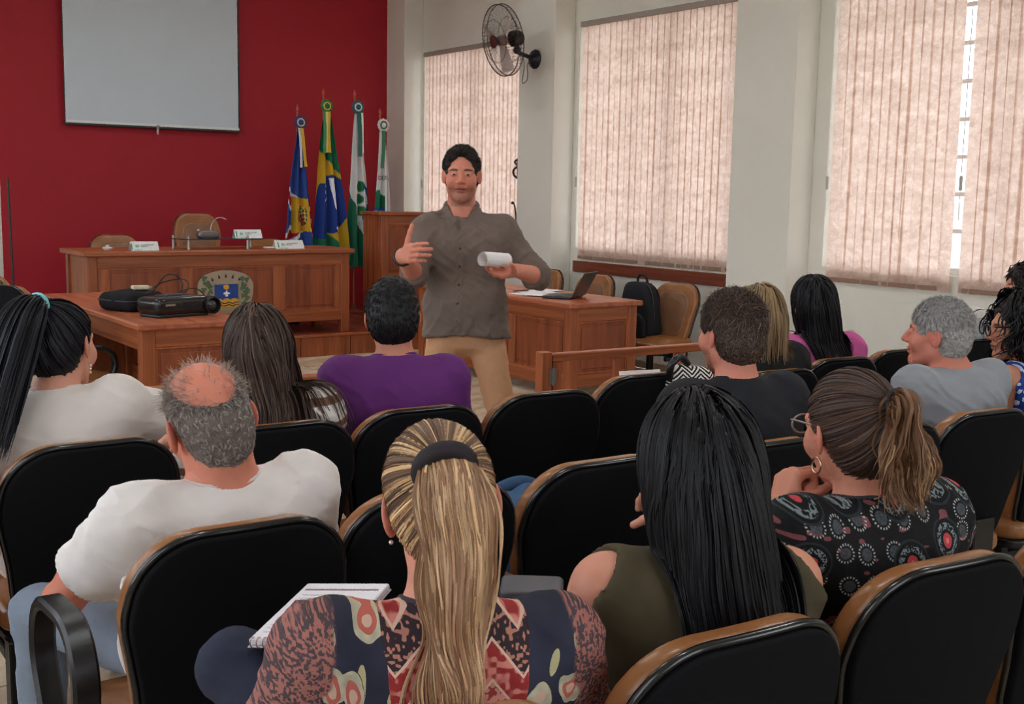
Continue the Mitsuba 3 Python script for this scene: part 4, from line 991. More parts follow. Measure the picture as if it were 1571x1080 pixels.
def tint(base, rng, n, amt=.18, alt=None, frac=.0, key=None):
    b = lin(base) * (1 + amt * rng.normal(size=(n, 1)))
    if alt is not None:
        m = rng.uniform(size=n) < frac if key is None else (meshkit.noise(key, 3) * .75 + .25 * rng.uniform(size=n)) > np.quantile(meshkit.noise(key, 3) * .75 + .125, 1 - frac); b[m] = lin(alt) * (1 + amt * rng.normal(size=(m.sum(), 1)))
    return np.clip(b, .001, 1)
def cap(H, R, s=1., add=.0, face=True, low=-.045, nape=.0, ears=False, fr=(.072, .085, .105), fo=(0, .112, -.035)):
    S = Sdf(); P = lambda *l: H + R @ (np.array(l) * s)
    S.ell(P(*HO), R, (HR_ + add) * s, 0)
    S.ell(P(0, -.052, -.02), R, np.array([.066 + add, .062 + add, .075]) * s, .03)
    if nape: S.cone(P(0, -.065, -.03), P(0, -.075, -.03 - nape), (.058 + add) * s, (.05 + add) * s, .03)
    if face: S.ell(P(*fo), R, np.array(fr) * s, .012 * s, True)
    if low is not None:
        for q in (-1, 1): S.ell(P(q * .09, .01, -.06 if not ears else -.042), R, np.array([.04 if not ears else .034, .045, .06 if not ears else .068]) * s, .012 * s, True)
    return S
def person(label): return thing('person', label, 'person')
SKIN = (198, 132, 106)
def skin_cols(m, H, R, s, base, lips=(160, 84, 76), stub=0., brows=None, fn=None):
    q = ((m.vertices - H) @ R) / s
    c = np.tile(lin(base), (len(q), 1)) * (1 + .10 * (meshkit.fbm(m.vertices * 30, 3, 1) - .5))[:, None]
    x, y, z = q.T; front = y > .04
    def blend(mask, col): nonlocal c; c = c * (1 - mask[:, None]) + lin(col) * mask[:, None]
    red = np.exp(-((np.abs(x) - .042) ** 2 / .022 ** 2 + (z + .03) ** 2 / .022 ** 2)) * front * .35
    red = np.maximum(red, np.exp(-(x ** 2 / .016 ** 2 + (z + .026) ** 2 / .016 ** 2)) * front * .4)
    red = np.maximum(red, (np.abs(x) > .074) * (np.abs(z) < .05) * .35)
    blend(red, (196, 96, 82))
    if stub:
        st = (np.clip((-z - .040) / .02, 0, 1) * np.clip((y - .0) / .02, 0, 1)) * stub * (z > -.14)
        blend(st * (.7 + .6 * (meshkit.noise(m.vertices * 900) - .5)), (74, 56, 48))
    lp = np.clip(1.3 - np.maximum((x / .025) ** 2 + ((z + .063) / .0125) ** 2, 0), 0, 1) * (y > .07)
    blend(np.clip(lp * 1.6, 0, 1) * .6, lips)
    ml = np.clip(1.2 - ((x / .021) ** 2 + ((z + .0630) / .0028) ** 2), 0, 1) * (y > .07); blend(np.clip(ml * 2, 0, 1) * .85, (70, 32, 30))
    if brows is not None:
        bz = .026 - .10 * (np.abs(x) - .03) ** 2 / .02 - .002
        br = np.clip(1.2 - (((np.abs(x) - .032) / .021) ** 2 + ((z - bz) / .0055) ** 2), 0, 1) * (y > .05); blend(np.clip(br * 2, 0, 1) * .85, brows)
    if fn is not None: c = fn(c, q)
    return np.clip(c, .002, 1)
def eyes(key, H, R, s, iris=(64, 44, 30)):
    for q in (-1, 1):
        P = H + R @ (np.array([q * .031, .0832, .0035]) * s)
        e = trimesh.creation.icosphere(4, 1.); l = np.array(e.vertices)
        e.vertices = P + (l * np.array([.0142, .0112, .0056]) * s) @ R.T
        rr = np.hypot(l[:, 0] * .0142, l[:, 2] * .0056) / .0056
        c = np.where((rr < .42)[:, None] & (l[:, 1:2] > 0), lin((8, 7, 7)), np.where((rr < .98)[:, None] & (l[:, 1:2] > 0), lin(iris), lin((176, 160, 152))))
        put(key + '__body', 'eyeball', e, 'vc_skin', True, color=c)
def earring(key, H, R, s, side, kind='hoop'):
    P = H + R @ (np.array([side * .083, -.006, -.046]) * s)
    if kind == 'hoop':
        t = np.linspace(0, 2 * np.pi, 40, endpoint=False); r = .016
        put(key, 'earring', tube(P + np.outer(r * np.cos(t), R[:, 1]) + np.outer(r * np.sin(t) - r, Z3), .0022, 6, True), mat((214, 190, 160), .2, .5, 1.), True, 'small metal hoop earring')
    elif kind == 'drop':
        e = put(key, 'earring', tube([P, P - Z3 * .02], .0014, 5), mat((214, 190, 160), .2, .5, 1.), True, 'hanging earring of small pale beads')
        for j in range(3): put(e, 'bead', trimesh.creation.icosphere(1, .0042).apply_translation(P - Z3 * (.012 + .010 * j)), mat((214, 200, 170), .25, .5, .6), True)
    else: put(key, 'earring', trimesh.creation.icosphere(2, .0035).apply_translation(P), mat((226, 220, 214), .2, .5, .6), True, 'small pale stud earring')
def folds(m, A, e1, e2, f1=5., f2=20., seed=0, fine=.0005, calm=None):
    n = m.vertex_normals; v = m.vertices
    if calm is not None: A = A * np.clip((np.linalg.norm(v - calm, axis=1) - .085) / .06, .05, 1)
    q = np.stack([v @ np.asarray(e1) * f1, v @ np.asarray(e2) * f2, v @ np.cross(e1, e2) * f1 * 1.3], 1)
    w = meshkit.fbm(q + .6 * meshkit.noise(v * 6, seed + 9)[:, None], 3, seed)
    r = 1 - 2 * np.abs(w - .5)
    m.vertices = v + n * (A * (r ** 4 - .25) + fine * (meshkit.fbm(v * 40, 2, seed + 3) - .5))[:, None]
    return m
def torso_ops(S, NB, Rb, SL, SR, hip, g=.0, w=1., belly=0., bust=0.):
    """g inflates (clothes over skin)"""
    P = lambda *l: NB + Rb @ np.array(l)
    mid = lerp(SL, SR, .5)
    S.cone(NB + Rb @ np.array([0, -.005, -.015]), NB + Rb @ np.array([0, -.005, -.04]), .052 + g, .06 + g, 0)
    for sh in (SL, SR):
        S.cone(NB + Rb @ np.array([0, -.012, -.025]), lerp(NB, sh, .92) - Z3 * .004, .048 + g, .054 + g, .05)
        c = lerp(mid, sh, .46) - Z3 * .09 + Rb[:, 1] * .012; h = hip + Rb @ np.array([math.copysign(.07 * w, (sh - mid) @ Rb[:, 0]), 0, .0])
        wa = lerp(c, h, .62) + Rb @ np.array([0, .01, 0])
        S.cone(c, wa, .100 * w + g, .088 * w + g, .07); S.cone(wa, h, .088 * w + g, .112 * w + g, .06)
        S.cone(sh, c, .055 + g, .085 * w + g, .06)
        if bust: S.ell(c + Rb @ np.array([0, .075, -.05]), Rb, (.062 + g, .06 + g, .06 + g), .04)
    S.ell(mid + Rb @ np.array([0, -.025, -.09]), Rb, np.array([.15 * w, .085, .13]) + g, .06)
    if belly: S.ell(lerp(mid, hip, .72) + Rb[:, 1] * .05, Rb, np.array([.14 * w, .10 * belly, .13]) + g, .06)
def arm_ops(S, sh, el, wr, r=(.052, .043, .040, .027), g=0., k=.03):
    S.cone(sh, el, r[0] + g, r[1] + g, k); S.cone(el, wr, r[2] + g, r[3] + g, .02)
def sleeve_ops(S, sh, el, t, r0=.066, r1=.068, k=.045):
    e = lerp(sh, el, t); d = (e - sh) / np.linalg.norm(e - sh)
    S.cone(sh - d * .0, e + d * .05, r0, r1, k, clip=(e, d))
def legs(key, hip, Rb, HL, knees, ankles, col, shoe=(30, 28, 30), seed=0, g=0., label=None):
    S = Sdf(); S.cone(hip + Rb @ np.array([-.06, 0, .0]), hip + Rb @ np.array([.06, 0, .0]), .112 + g, .112 + g, 0)
    for q, (kn, an) in zip((-1, 1), zip(knees, ankles)):
        h = hip + Rb @ np.array([q * .09, .0, -.02])
        S.cone(h, kn, .088 + g, .062 + g, .04 if g >= 0 else .02); S.cone(kn, an + Z3 * .02, .060 + g, .046 + g, .025, clip=(an + Z3 * -.005, -Z3))
    pts = np.array([hip, *knees, *ankles]); lo, hi = pts.min(0) - .19, pts.max(0) + .17
    m = field_mesh(S, lo, hi, .013)
    folds(m, .006, Rb[:, 0], Z3, 6, 16, seed)
    put(key, 'trousers', m, 'vc_matte', True, label, color=np.tile(lin(col), (len(m.vertices), 1)) * (.93 + .14 * meshkit.fbm(m.vertices * 60, 2, seed))[:, None])
    for an in ankles:
        F = Sdf(); a = an - Z3 * .045; F.cone(a, a + Rb[:, 1] * .14 - Z3 * .008, .038, .034, 0); F.cone(a, a + Z3 * .04, .036, .034, .02); F.cone(a + Rb[:, 1] * .08 - Rb[:, 0] * .008, a + Rb[:, 1] * .10 + Rb[:, 0] * .008, .038, .036, .02)
        sm = field_mesh(F, a - .10, a + np.array([.10, .10, .12]) + np.abs(Rb[:, 1]) * .12, .009) if Rb[1, 1] > -.5 else field_mesh(F, a - .26, a + .26, .011)
        sm.vertices[:, 2] = np.maximum(sm.vertices[:, 2], .004)
        put(key, 'shoe', sm, 'vc_satin', True, color=np.tile(lin(shoe), (len(sm.vertices), 1)))
def short_hair(key, H, R, s, rng, n, col, length=.03, lift=.4, ok=None, alt=None, frac=0, capadd=.002, flow=(0, -.6, -.8), r=.0035, amt=.2, label=None, c=None, capcol=None, jit=.35):
    C = c or cap(H, R, s, capadd)
    lo, hi = H - .17 * s, H + .17 * s
    m = field_mesh(C, lo, hi, .006); m.vertices += m.vertex_normals * (.006 * (meshkit.fbm(m.vertices * 70, 3, 3) - .5))[:, None]
    hk = put(key, 'hair', m, 'vc_hair', True, label, color=np.clip(np.tile(lin(capcol or col), (len(m.vertices), 1)) * (.75 + .5 * meshkit.fbm(m.vertices * 90, 2, 5))[:, None], 0, 1))
    # tufts rooted on the cap's surface
    i = rng.choice(len(m.vertices), n, replace=n > len(m.vertices)); P, Nn = m.vertices[i], m.vertex_normals[i]
    l = ((P - H) @ R) / s
    if ok is not None: w = ok(l); P, Nn, l = P[w], Nn[w], l[w]
    fl = (np.asarray(flow) if not callable(flow) else flow(l)) @ R.T if not callable(flow) else flow(l) @ R.T
    T_ = fl + jit * rng.normal(size=P.shape); T_ -= Nn * (T_ * Nn).sum(1, keepdims=True); T_ /= np.linalg.norm(T_, axis=1, keepdims=True) + 1e-9
    L_ = length * rng.uniform(.6, 1.2, len(P)) if np.isscalar(length) else length(l) * rng.uniform(.7, 1.2, len(P))
    t = np.linspace(0, 1, 4)
    paths = P[:, None] - Nn[:, None] * .002 + L_[:, None, None] * (T_[:, None] * t[None, :, None] + Nn[:, None] * (lift * (t - .55 * t ** 2))[None, :, None])
    lm, lc = locks(paths, r * s * rng.uniform(.7, 1.2, len(P)), tint(col, rng, len(P), amt, alt, frac), ref=H, n=3)
    put(hk, 'tufts', lm, 'vc_hair', True, color=lc)
    return hk
def cloth_put(key, name, m, col, label=None, seed=0, bs='vc_matte', var=.06):
    return put(key, name, m, bs, True, label, color=np.clip(np.tile(lin(col), (len(m.vertices), 1)) * (1 - var + 2 * var * meshkit.fbm(m.vertices * 25, 2, seed))[:, None], 0, 1))
def collar_ring(key, NB, ax, r, t, col, tilt=(0, 0, 0), name='collar', el=(1., 1.1), Rb=np.eye(3)):
    th = np.linspace(0, 2 * np.pi, 48, endpoint=False)
    P = NB + np.outer(r * el[0] * np.cos(th), Rb[:, 0]) + np.outer(r * el[1] * np.sin(th), Rb[:, 1]) + np.outer(-.022 * np.sin(th) * (np.sin(th) > 0) - .0, Z3) + np.asarray(tilt)
    m = tube(P, t, 8, True); return cloth_put(key, name, m, col)
def seated(label, H, yaw, pitch=0, roll=0, s=1., NB=None, body_yaw=0., lean=-9., w=.175, drop=.045, sroll=0., hip=None, EL=None, ER=None, WL=None, WR=None, top=None, skin=SKIN, torso_w=1., belly=0., bust=0., g=.009, shift=(0, 0, 0),
           sleeve=.55, sleeve_r=(.066, .07), trousers=(60, 66, 84), knees=None, ankles=None, neck=.056, fem=False, shirt_col=(200, 200, 200), shirt_label=None, pattern=None, fold=.012, fold_ax=None, stub=0., brows=(50, 36, 30), neck_cut=.066,
           hands=True, fine=.0035, h=.010, seed=0, sfn=None, ring=True, hand_args=None, nose=1.):
    k = person(label)
    sh_ = np.asarray(shift, float); H = np.asarray(H, float) + sh_
    NB, hip, EL, ER, WL, WR = [None if x is None else np.asarray(x, float) + sh_ for x in (NB, hip, EL, ER, WL, WR)]
    R = frame(yaw, pitch, roll); Rb = frame(body_yaw, -lean, sroll)
    NB = H + R @ np.array([0, -.035, -.155]) * s if NB is None else np.asarray(NB, float)
    SL = NB + Rb @ np.array([-w, -.005, -drop]); SR = NB + Rb @ np.array([w, -.005, -drop])
    Rf = frame(body_yaw)
    hip = np.array([NB[0], NB[1], 0.]) + Rf @ np.array([0, 0, .575]) + Rf[:, 1] * (.02 - .45 * math.sin(math.radians(lean))) if hip is None else np.asarray(hip, float)
    EL = SL + Rf @ np.array([-.05, .05, -.27]) if EL is None else np.asarray(EL, float)
    ER = SR + Rf @ np.array([.05, .05, -.27]) if ER is None else np.asarray(ER, float)
    WL = EL + Rf @ np.array([.07, .23, -.01]) if WL is None else np.asarray(WL, float)
    WR = ER + Rf @ np.array([-.07, .23, -.01]) if WR is None else np.asarray(WR, float)
    kn = [hip + Rf @ np.array([q * .11, .43, .0]) for q in (-1, 1)] if knees is None else [np.asarray(x, float) for x in knees]
    an = [np.array([x[0], x[1], 0.]) + Rf @ np.array([0, -.03, .0]) + Z3 * .085 for x in kn] if ankles is None else [np.asarray(x, float) for x in ankles]
    S = Sdf(); head_ops(S, H, R, NB, s, neck, fem, nose)
    torso_ops(S, NB, Rb, SL, SR, hip, -.004, torso_w, belly, bust)
    arm_ops(S, SL, EL, WL); arm_ops(S, SR, ER, WR)
    fb = [(H - .15 * s, H + np.array([.15, .15, .15]) * s, fine)]
    ha = hand_args or {}
    for W, E, q in ((WL, EL, 'l'), (WR, ER, 'r')):
        F = (W - E) / np.linalg.norm(W - E); a = dict(F=F, N=-Z3, side=1 if q == 'r' else -1, curl=(.35, .4, .42, .45)); a.update(ha.get(q, {}))
        hand_ops(S, W, **a); fb.append((W - .165, W + .165, .0045))
    pts = np.array([H, NB, SL, SR, hip, EL, ER, WL, WR]); lo, hi = pts.min(0) - .22, pts.max(0) + .20
    m = field_mesh(S, lo, hi, h, fb)
    put(k, 'body', m, 'vc_skin', True, color=skin_cols(m, H, R, s, skin, stub=stub, brows=brows, fn=sfn))
    eyes(k, H, R, s)
    C = Sdf(); torso_ops(C, NB, Rb, SL, SR, hip, g, torso_w, belly, bust)
    if sleeve > 0:
        for sh, e, wv in ((SL, EL, WL), (SR, ER, WR)):
            if sleeve <= 1: sleeve_ops(C, sh, e, sleeve, *sleeve_r)
            else:
                C.cone(sh, e, sleeve_r[0], sleeve_r[1], .045); d = (wv - e) / np.linalg.norm(wv - e); q = lerp(e, wv, sleeve - 1)
                C.cone(e, q + d * .04, sleeve_r[1], .048, .03, clip=(q, d))
    elif sleeve < 0:      # sleeveless: cut the armholes
        for sh, q in ((SL, -1), (SR, 1)):
            o = Rb[:, 0] * q
            e_ = EL if q < 0 else ER; C.cone(sh + o * .022 + Z3 * .02, lerp(sh, e_, 1.1) + o * .012, .062, .062, .012, True); C.cone(sh + o * .03 - Z3 * .02, sh + o * .05 + Z3 * .2, .05, .05, .012, True)
    na = (H + R @ np.array([0, -.03, -.08]) - NB); na /= np.linalg.norm(na)
    D_ = Sdf(); D_.ops = list(C.ops); c0, c1, ra, rb = NB + na * .012 + Rf[:, 1] * .012, NB + na * .22 + Rf[:, 1] * .03, neck_cut * s, neck_cut * 1.25 * s
    C.cone(NB + na * .012 + Rf[:, 1] * .012, NB + na * .22 + Rf[:, 1] * .03, neck_cut * s, neck_cut * 1.25 * s, .006, True)
    cp = np.array([NB, SL, SR, hip, EL, ER] + ([WL, WR] if sleeve > 1 else [])); lo, hi = cp.min(0) - .2, cp.max(0) + .14
    cm = field_mesh(C, lo, hi, .0075)
    fa = fold_ax or (Rb @ np.array([.8, 0, -.6]), Rb @ np.array([.6, 0, .8]))
    folds(cm, fold * 1.1, fa[0], fa[1], 2.8, 9, seed, calm=NB); folds(cm, fold * .40, fa[0], fa[1], 5, 22, seed + 50, calm=NB)
    if pattern:
        q = (cm.vertices - NB) @ Rb; put(k, 'shirt', cm, pattern, True, shirt_label, uv=np.stack([q[:, 0], q[:, 2]], 1))
    else: cloth_put(k, 'shirt', cm, shirt_col, shirt_label, seed)
    if ring:         # ribbed neckline along the cut
        a = (c1 - c0); ln = np.linalg.norm(a); a /= ln; u = np.cross(a, Rf[:, 1]); u /= np.linalg.norm(u); v = np.cross(u, a)
        th_ = np.linspace(0, 2 * np.pi, 48, endpoint=False); ts = np.linspace(0, .14, 57)
        rd = np.cos(th_)[:, None] * u + np.sin(th_)[:, None] * v
        Q = c0 + ts[:, None, None] * a + (ra + (rb - ra) * ts / ln)[:, None, None] * rd[None]
        dv = D_(Q.reshape(-1, 3)).reshape(57, 48); tt = np.array([ts[np.nonzero(dv[:, j] < 0)[0].max()] if (dv[:, j] < 0).any() else 0. for j in range(48)])
        for _ in range(3): tt = (np.roll(tt, 1) + tt * 2 + np.roll(tt, -1)) / 4
        P_ = c0 + tt[:, None] * a + (ra + (rb - ra) * tt / ln + .001)[:, None] * rd
        rm = tube(P_ - a * .0045, .0068, 8, True); kn_ = put(k, 'neckband', rm, 'vc_matte', True, color=np.tile(lin(np.asarray(shirt_col if not pattern else (60, 56, 60)) * .96), (len(rm.vertices), 1)))
    legs(k, hip - Z3 * .01, Rf, None, kn, an, trousers, seed=seed)
    return dict(k=k, H=H, R=R, NB=NB, Rb=Rb, Rf=Rf, SL=SL, SR=SR, C=C, S=S, s=s, hip=hip, na=na)
def long_hair(p, rng, n, K, ds, col, alt=None, frac=0., r=.0055, add=.004, part=0., face=(.066, .10, .115), fo=(0, .125, -.03), g=(0, 0, -1), wave=.0, stiff=.62, amt=.22, nape=.10, label=None, tight=False, kick=None, low=None, fwd=.62, vol=.010, flow=None, curl=0., cf=11., pull=0., below=-.06):
    H, R, s = p['H'], p['R'], p['s']
    C = cap(H, R, s, add, True, low, nape, False, face, fo)
    m = field_mesh(C, H - .2 * s - Z3 * (nape + .02), H + .18 * s, .006); m.vertices += m.vertex_normals * (.004 * (meshkit.fbm(m.vertices * 60, 3, 3) - .5))[:, None]
    hk = put(p['k'], 'hair', m, 'vc_hair', True, label, color=np.tile(lin(col), (len(m.vertices), 1)) * (.7 + .5 * meshkit.fbm(m.vertices * 60, 2, 5))[:, None])
    d = hair_dirs(rng, n, lambda d: d[1] < fwd and d[2] > -.45 + .5 * max(d[1], 0))
    P0 = scalp(H, R, d, s, add + .001); Nn = sc_normal(R, d)
    sg = np.sign(d[:, 0] - part); fl = np.stack([.75 * sg * np.clip(np.abs(d[:, 0] - part) * 3, .2, 1), -.35 + 0 * sg, -.55 + 0 * sg], 1) if flow is None else flow(d)
    T_ = fl @ R.T + .08 * rng.normal(size=fl.shape); T_ -= Nn * (T_ * Nn).sum(1, keepdims=True)
    L_ = drape(P0, T_, K, ds, [C, p['C']], g, stiff, .002 + rng.uniform(0, vol, n), wave, rng, kick, curl, cf, pull, p['NB'] - p['Rf'][:, 1] * .12, H[2] + below)
    lm, lc = locks(L_, r * rng.uniform(.7, 1.25, n), tint(col, rng, n, amt, alt, frac, d * 6), ref=H - Z3 * .1)
    put(hk, 'locks', lm, 'vc_hair', True, color=lc)
    return hk
def tied_hair(p, rng, tie, n, col, alt=None, frac=0., r=.004, add=.003, tail=260, tK=34, tds=.012, tdir=(0, -1, -.4), g=(0, 0, -1), spread=.35, wave=.12, tr=.0055, tcol=None, talt=None, tfrac=.3, amt=.2, tie_col=(20, 16, 20), tie_r=.03, face=(.068, .09, .112), fo=(0, .118, -.028), stiff=.72, label=None, tail_len=(.7, 1.0), tie_label=None, vol=.012, low=-.05, tie_flat=.55, puff=1., curl=0., cf=11., pull=0.):
    """hair combed to a tie (head-local direction), with a tail hanging from it"""
    H, R, s = p['H'], p['R'], p['s']
    C = cap(H, R, s, add, True, low, 0., False, face, fo)
    m = field_mesh(C, H - .2 * s, H + .18 * s, .006)
    hk = put(p['k'], 'hair', m, 'vc_hair', True, label, color=np.tile(lin(col), (len(m.vertices), 1)) * (.7 + .5 * meshkit.fbm(m.vertices * 60, 2, 5))[:, None])
    tie = np.asarray(tie, float); tie /= np.linalg.norm(tie)
    d = hair_dirs(rng, n, lambda d: d[1] < .62 and d[2] > -.97 + 1.25 * max(d[1] + .35, 0) and d @ tie < .95)
    a = np.arccos(np.clip(d @ tie, -1, 1)); t = np.linspace(0, 1, 14)
    sl = (np.sin((1 - t)[None] * a[:, None])[..., None] * d[:, None] + np.sin(t[None] * a[:, None])[..., None] * tie) / np.sin(a)[:, None, None]
    lift = (add + .002 + rng.uniform(0, .004, n))[:, None] + .010 * t[None] ** 3
    q = sl * (HR_ + lift[..., None]) * s
    keep = C(((HO * s + q[:, 0]) @ R.T + H)) < .012
    paths = (H + (HO * s + q) @ R.T)[keep]
    flat_ = paths.reshape(-1, 3); dd, gg = C.grad(flat_); gg /= np.linalg.norm(gg, axis=1, keepdims=True) + 1e-9
    paths = (flat_ + gg * np.maximum(.002 + .003 * rng.uniform(size=len(flat_) // 14).repeat(14) - dd, 0)[:, None]).reshape(-1, 14, 3)
    lm, lc = locks(paths, r * rng.uniform(.7, 1.3, len(paths)), tint(col, rng, len(paths), amt, alt, frac, d[keep] * 7), prof=[.6, 1, 1, .9, .6], ref=H)
    put(hk, 'locks', lm, 'vc_hair', True, color=lc)
    TP = scalp(H, R, tie, s, add + .012); ax = R @ np.asarray(tdir, float); ax /= np.linalg.norm(ax)
    u = np.cross(ax, Z3); u /= np.linalg.norm(u); v = np.cross(u, ax)
    th = np.linspace(0, 2 * np.pi, 28, endpoint=False)
    put(hk, 'hair_tie', tube(TP + ax * .006 + np.outer(tie_r * np.cos(th), u) + np.outer(tie_r * np.sin(th), v), tie_r * .32 * tie_flat / .55, 8, True), mat(tie_col, .7), True, tie_label)
    ph = rng.uniform(0, 2 * np.pi, tail); rr = tie_r * .85 * np.sqrt(rng.uniform(0, 1, tail))
    o = np.cos(ph)[:, None] * u + np.sin(ph)[:, None] * v
    P0 = TP + o * rr[:, None]; D0 = ax + o * spread * (rr / tie_r)[:, None] * puff + .1 * rng.normal(size=o.shape)
    L_ = drape(P0, D0, tK, tds, [C, p['C']], g, stiff, .003 + rng.uniform(0, vol, tail), wave, rng, None, curl, cf, pull, TP)
    ln = rng.uniform(*tail_len, tail); ts = np.linspace(0, 1, tK)
    idx = np.minimum((ln[:, None] * ts[None] * (tK - 1)), tK - 1.001); i0 = idx.astype(int); fr = (idx - i0)[..., None]
    ii = np.arange(tail)[:, None]; L_ = L_[ii, i0] * (1 - fr) + L_[ii, np.minimum(i0 + 1, tK - 1)] * fr
    lm, lc = locks(L_, tr * rng.uniform(.7, 1.3, tail), tint(tcol or col, rng, tail, amt, talt, tfrac, np.stack([o[:, 0] * rr * 160, o[:, 2] * rr * 160, rr * 60], 1)), ref=p['NB'] + p['Rf'][:, 1] * .3)
    put(hk, 'ponytail', lm, 'vc_hair', True, color=lc)
    return hk
# ---------------------------------------------------------------- cloth prints
def floral(p, n, uv):
    u, v = uv.x * 1.15, uv.y * 1.15
    au = dr.abs(u)
    # chevron band in the middle
    ch = v * 1.0 + .5 * dr.abs(u * 9 - dr.floor(u * 9) - .5) * .22
    k = dr.floor(ch * 17); fr = ch * 17 - k
    m = noise(au * 120, v * 120, 2.); m2 = noise(au * 240 + 9, v * 240, 5.)
    h = cell_rand(k, 3, 1)
    band = mix(L(150, 48, 48), L(206, 130, 118), smoothstep(.35, .65, m))
    band = dr.select(h < .28, mix(L(52, 40, 46), L(176, 120, 104), smoothstep(.55, .62, m2)), band)
    band = dr.select((h > .75), mix(L(204, 140, 128), L(150, 60, 56), smoothstep(.6, .66, m2)), band)
    band = dr.select((fr < .10), mi.Color3f(L(214, 178, 160)), band)
    # navy ground with pale flowers and leaves
    f1, f2, h2 = voronoi(u * 15 + .5 * noise(u * 20, v * 20), v * 15 + .5 * noise(u * 20, v * 20, 4))
    pet = f1 + .12 * (noise(u * 60, v * 60, 7) - .5)
    side = mi.Color3f(L(44, 46, 62)) * (.8 + .4 * noise(u * 30, v * 30))
    side = dr.select((pet < .40) & (h2 > .30), mix(L(160, 158, 136), L(196, 186, 160), noise(u * 90, v * 90)), side)
    side = dr.select((pet < .25) & (h2 > .55), mi.Color3f(L(184, 100, 88)), side)
    side = dr.select((pet < .14) & (h2 > .30), mi.Color3f(L(202, 170, 150)), side)
    lf = dr.abs(dr.sin(u * 55 + 3 * noise(u * 12, v * 12)) * dr.cos(v * 38 + 4 * noise(u * 9, v * 9, 3)))
    side = dr.select((lf > .86) & (pet > .42), mi.Color3f(L(176, 168, 128)), side)
    e = .115 + .02 * noise(v * 20, 1.) 
    e2 = smoothstep(.225, .235, au + .02 * noise(v * 30, 2.))
    far = mix(L(156, 100, 92), L(74, 62, 66), smoothstep(.40, .60, fbm(u * 260, v * 260, 3, 2)))
    c = dr.select(au < e, band, side)
    return mix(c, far, e2)
pmat('print_floral', floral, .8, .25)
def suns(p, n, uv):
    u, v = uv.x, uv.y
    c = mi.Color3f(L(20, 20, 23))
    st = noise(u * 40 + 5, v * 90, 1.)
    c = dr.select((st > .80), mi.Color3f(L(120, 70, 76)), c)
    def motif(c, sc, ox, oy, big):
        a, b = u / sc + ox, v / sc + oy
        i, j = dr.floor(a), dr.floor(b)
        x, y = a - i - .5 + .30 * (cell_rand(i, j, 1) - .5), b - j - .5 + .30 * (cell_rand(i, j, 2) - .5)
        r = dr.sqrt(x * x + y * y); th = dr.atan2(y, x)
        on = cell_rand(i, j, 7 if big else 8) < (.62 if big else .8)
        if big:
            c = dr.select(on & (r < .40), mi.Color3f(L(40, 46, 50)), c)
            c = dr.select(on & (r < .36), mi.Color3f(L(18, 18, 20)), c)
            c = dr.select(on & (r > .19) & (r < .30) & (noise(u * 420, v * 420) > .48), mi.Color3f(L(120, 130, 134)), c)
            c = dr.select(on & (r < .13), mi.Color3f(L(186, 66, 74)), c)
            c = dr.select(on & (r < .05), mi.Color3f(L(206, 120, 116)), c)
        else:
            c = dr.select(on & (r < .22), mi.Color3f(L(70, 74, 78)) * (.5 + noise(u * 500, v * 500)), c)
            c = dr.select(on & (r > .29) & (r < .37) & (dr.sin(th * 18) > .1), mi.Color3f(L(170, 172, 168)), c)
        return c
    c = motif(c, .052, .2, .4, False)
    return motif(c, .105, .35, .1, True)
pmat('print_suns', suns, .8, .25)
def bluewhite(p, n, uv):
    f1, f2, h = voronoi(uv.x * 34, uv.y * 34)
    return dr.select(f1 + .2 * noise(uv.x * 160, uv.y * 160) < .42, mi.Color3f(L(190, 198, 220)), mix(L(22, 46, 120), L(40, 76, 160), noise(uv.x * 60, uv.y * 60)))
pmat('print_blue', bluewhite, .8, .25)
def stripes(p, n, uv):
    t = uv.y * 14; f = t - dr.floor(t)
    return dr.select(f < .30, mi.Color3f(L(120, 86, 72)), mi.Color3f(L(206, 200, 194)))
pmat('print_stripes', stripes, .8, .25)

# ---------------------------------------------------------------- the audience
rng = np.random.default_rng(11)
# woman in the white T-shirt
p = seated('woman in a white T-shirt with long black hair tied by a pale teal tie', (.835, 3.30, 1.143), 44, -4, -6, NB=(.795, 3.25, 1.00), body_yaw=22, sroll=-9, w=.160, ER=(1.19, 3.34, .885), WR=(1.24, 3.57, .79), EL=(.52, 3.16, .74), WL=(.60, 3.36, .60),
           shirt_col=(214, 206, 200), shirt_label='white T-shirt', sleeve=.56, trousers=(62, 84, 118), fem=True, fold=.010, shift=(.007, .066, -.009), seed=1, torso_w=1.0, skin=(202, 142, 120))
tied_hair(p, rng, (-.06, -.55, .83), 1100, (20, 20, 27), r=.0022, tail=1500, tK=40, tds=.0115, tdir=(-.2, -.9, -.2), g=(-.34, -.16, -1), spread=1.0, wave=.02, tr=.0022, tcol=(20, 20, 27), tie_col=(120, 196, 200), tie_r=.026, tie_label='pale teal hair tie', tail_len=(.75, 1.), label='black hair', vol=.03, stiff=.84)
earring(p['k'], p['H'], p['R'], p['s'], 1, 'drop')
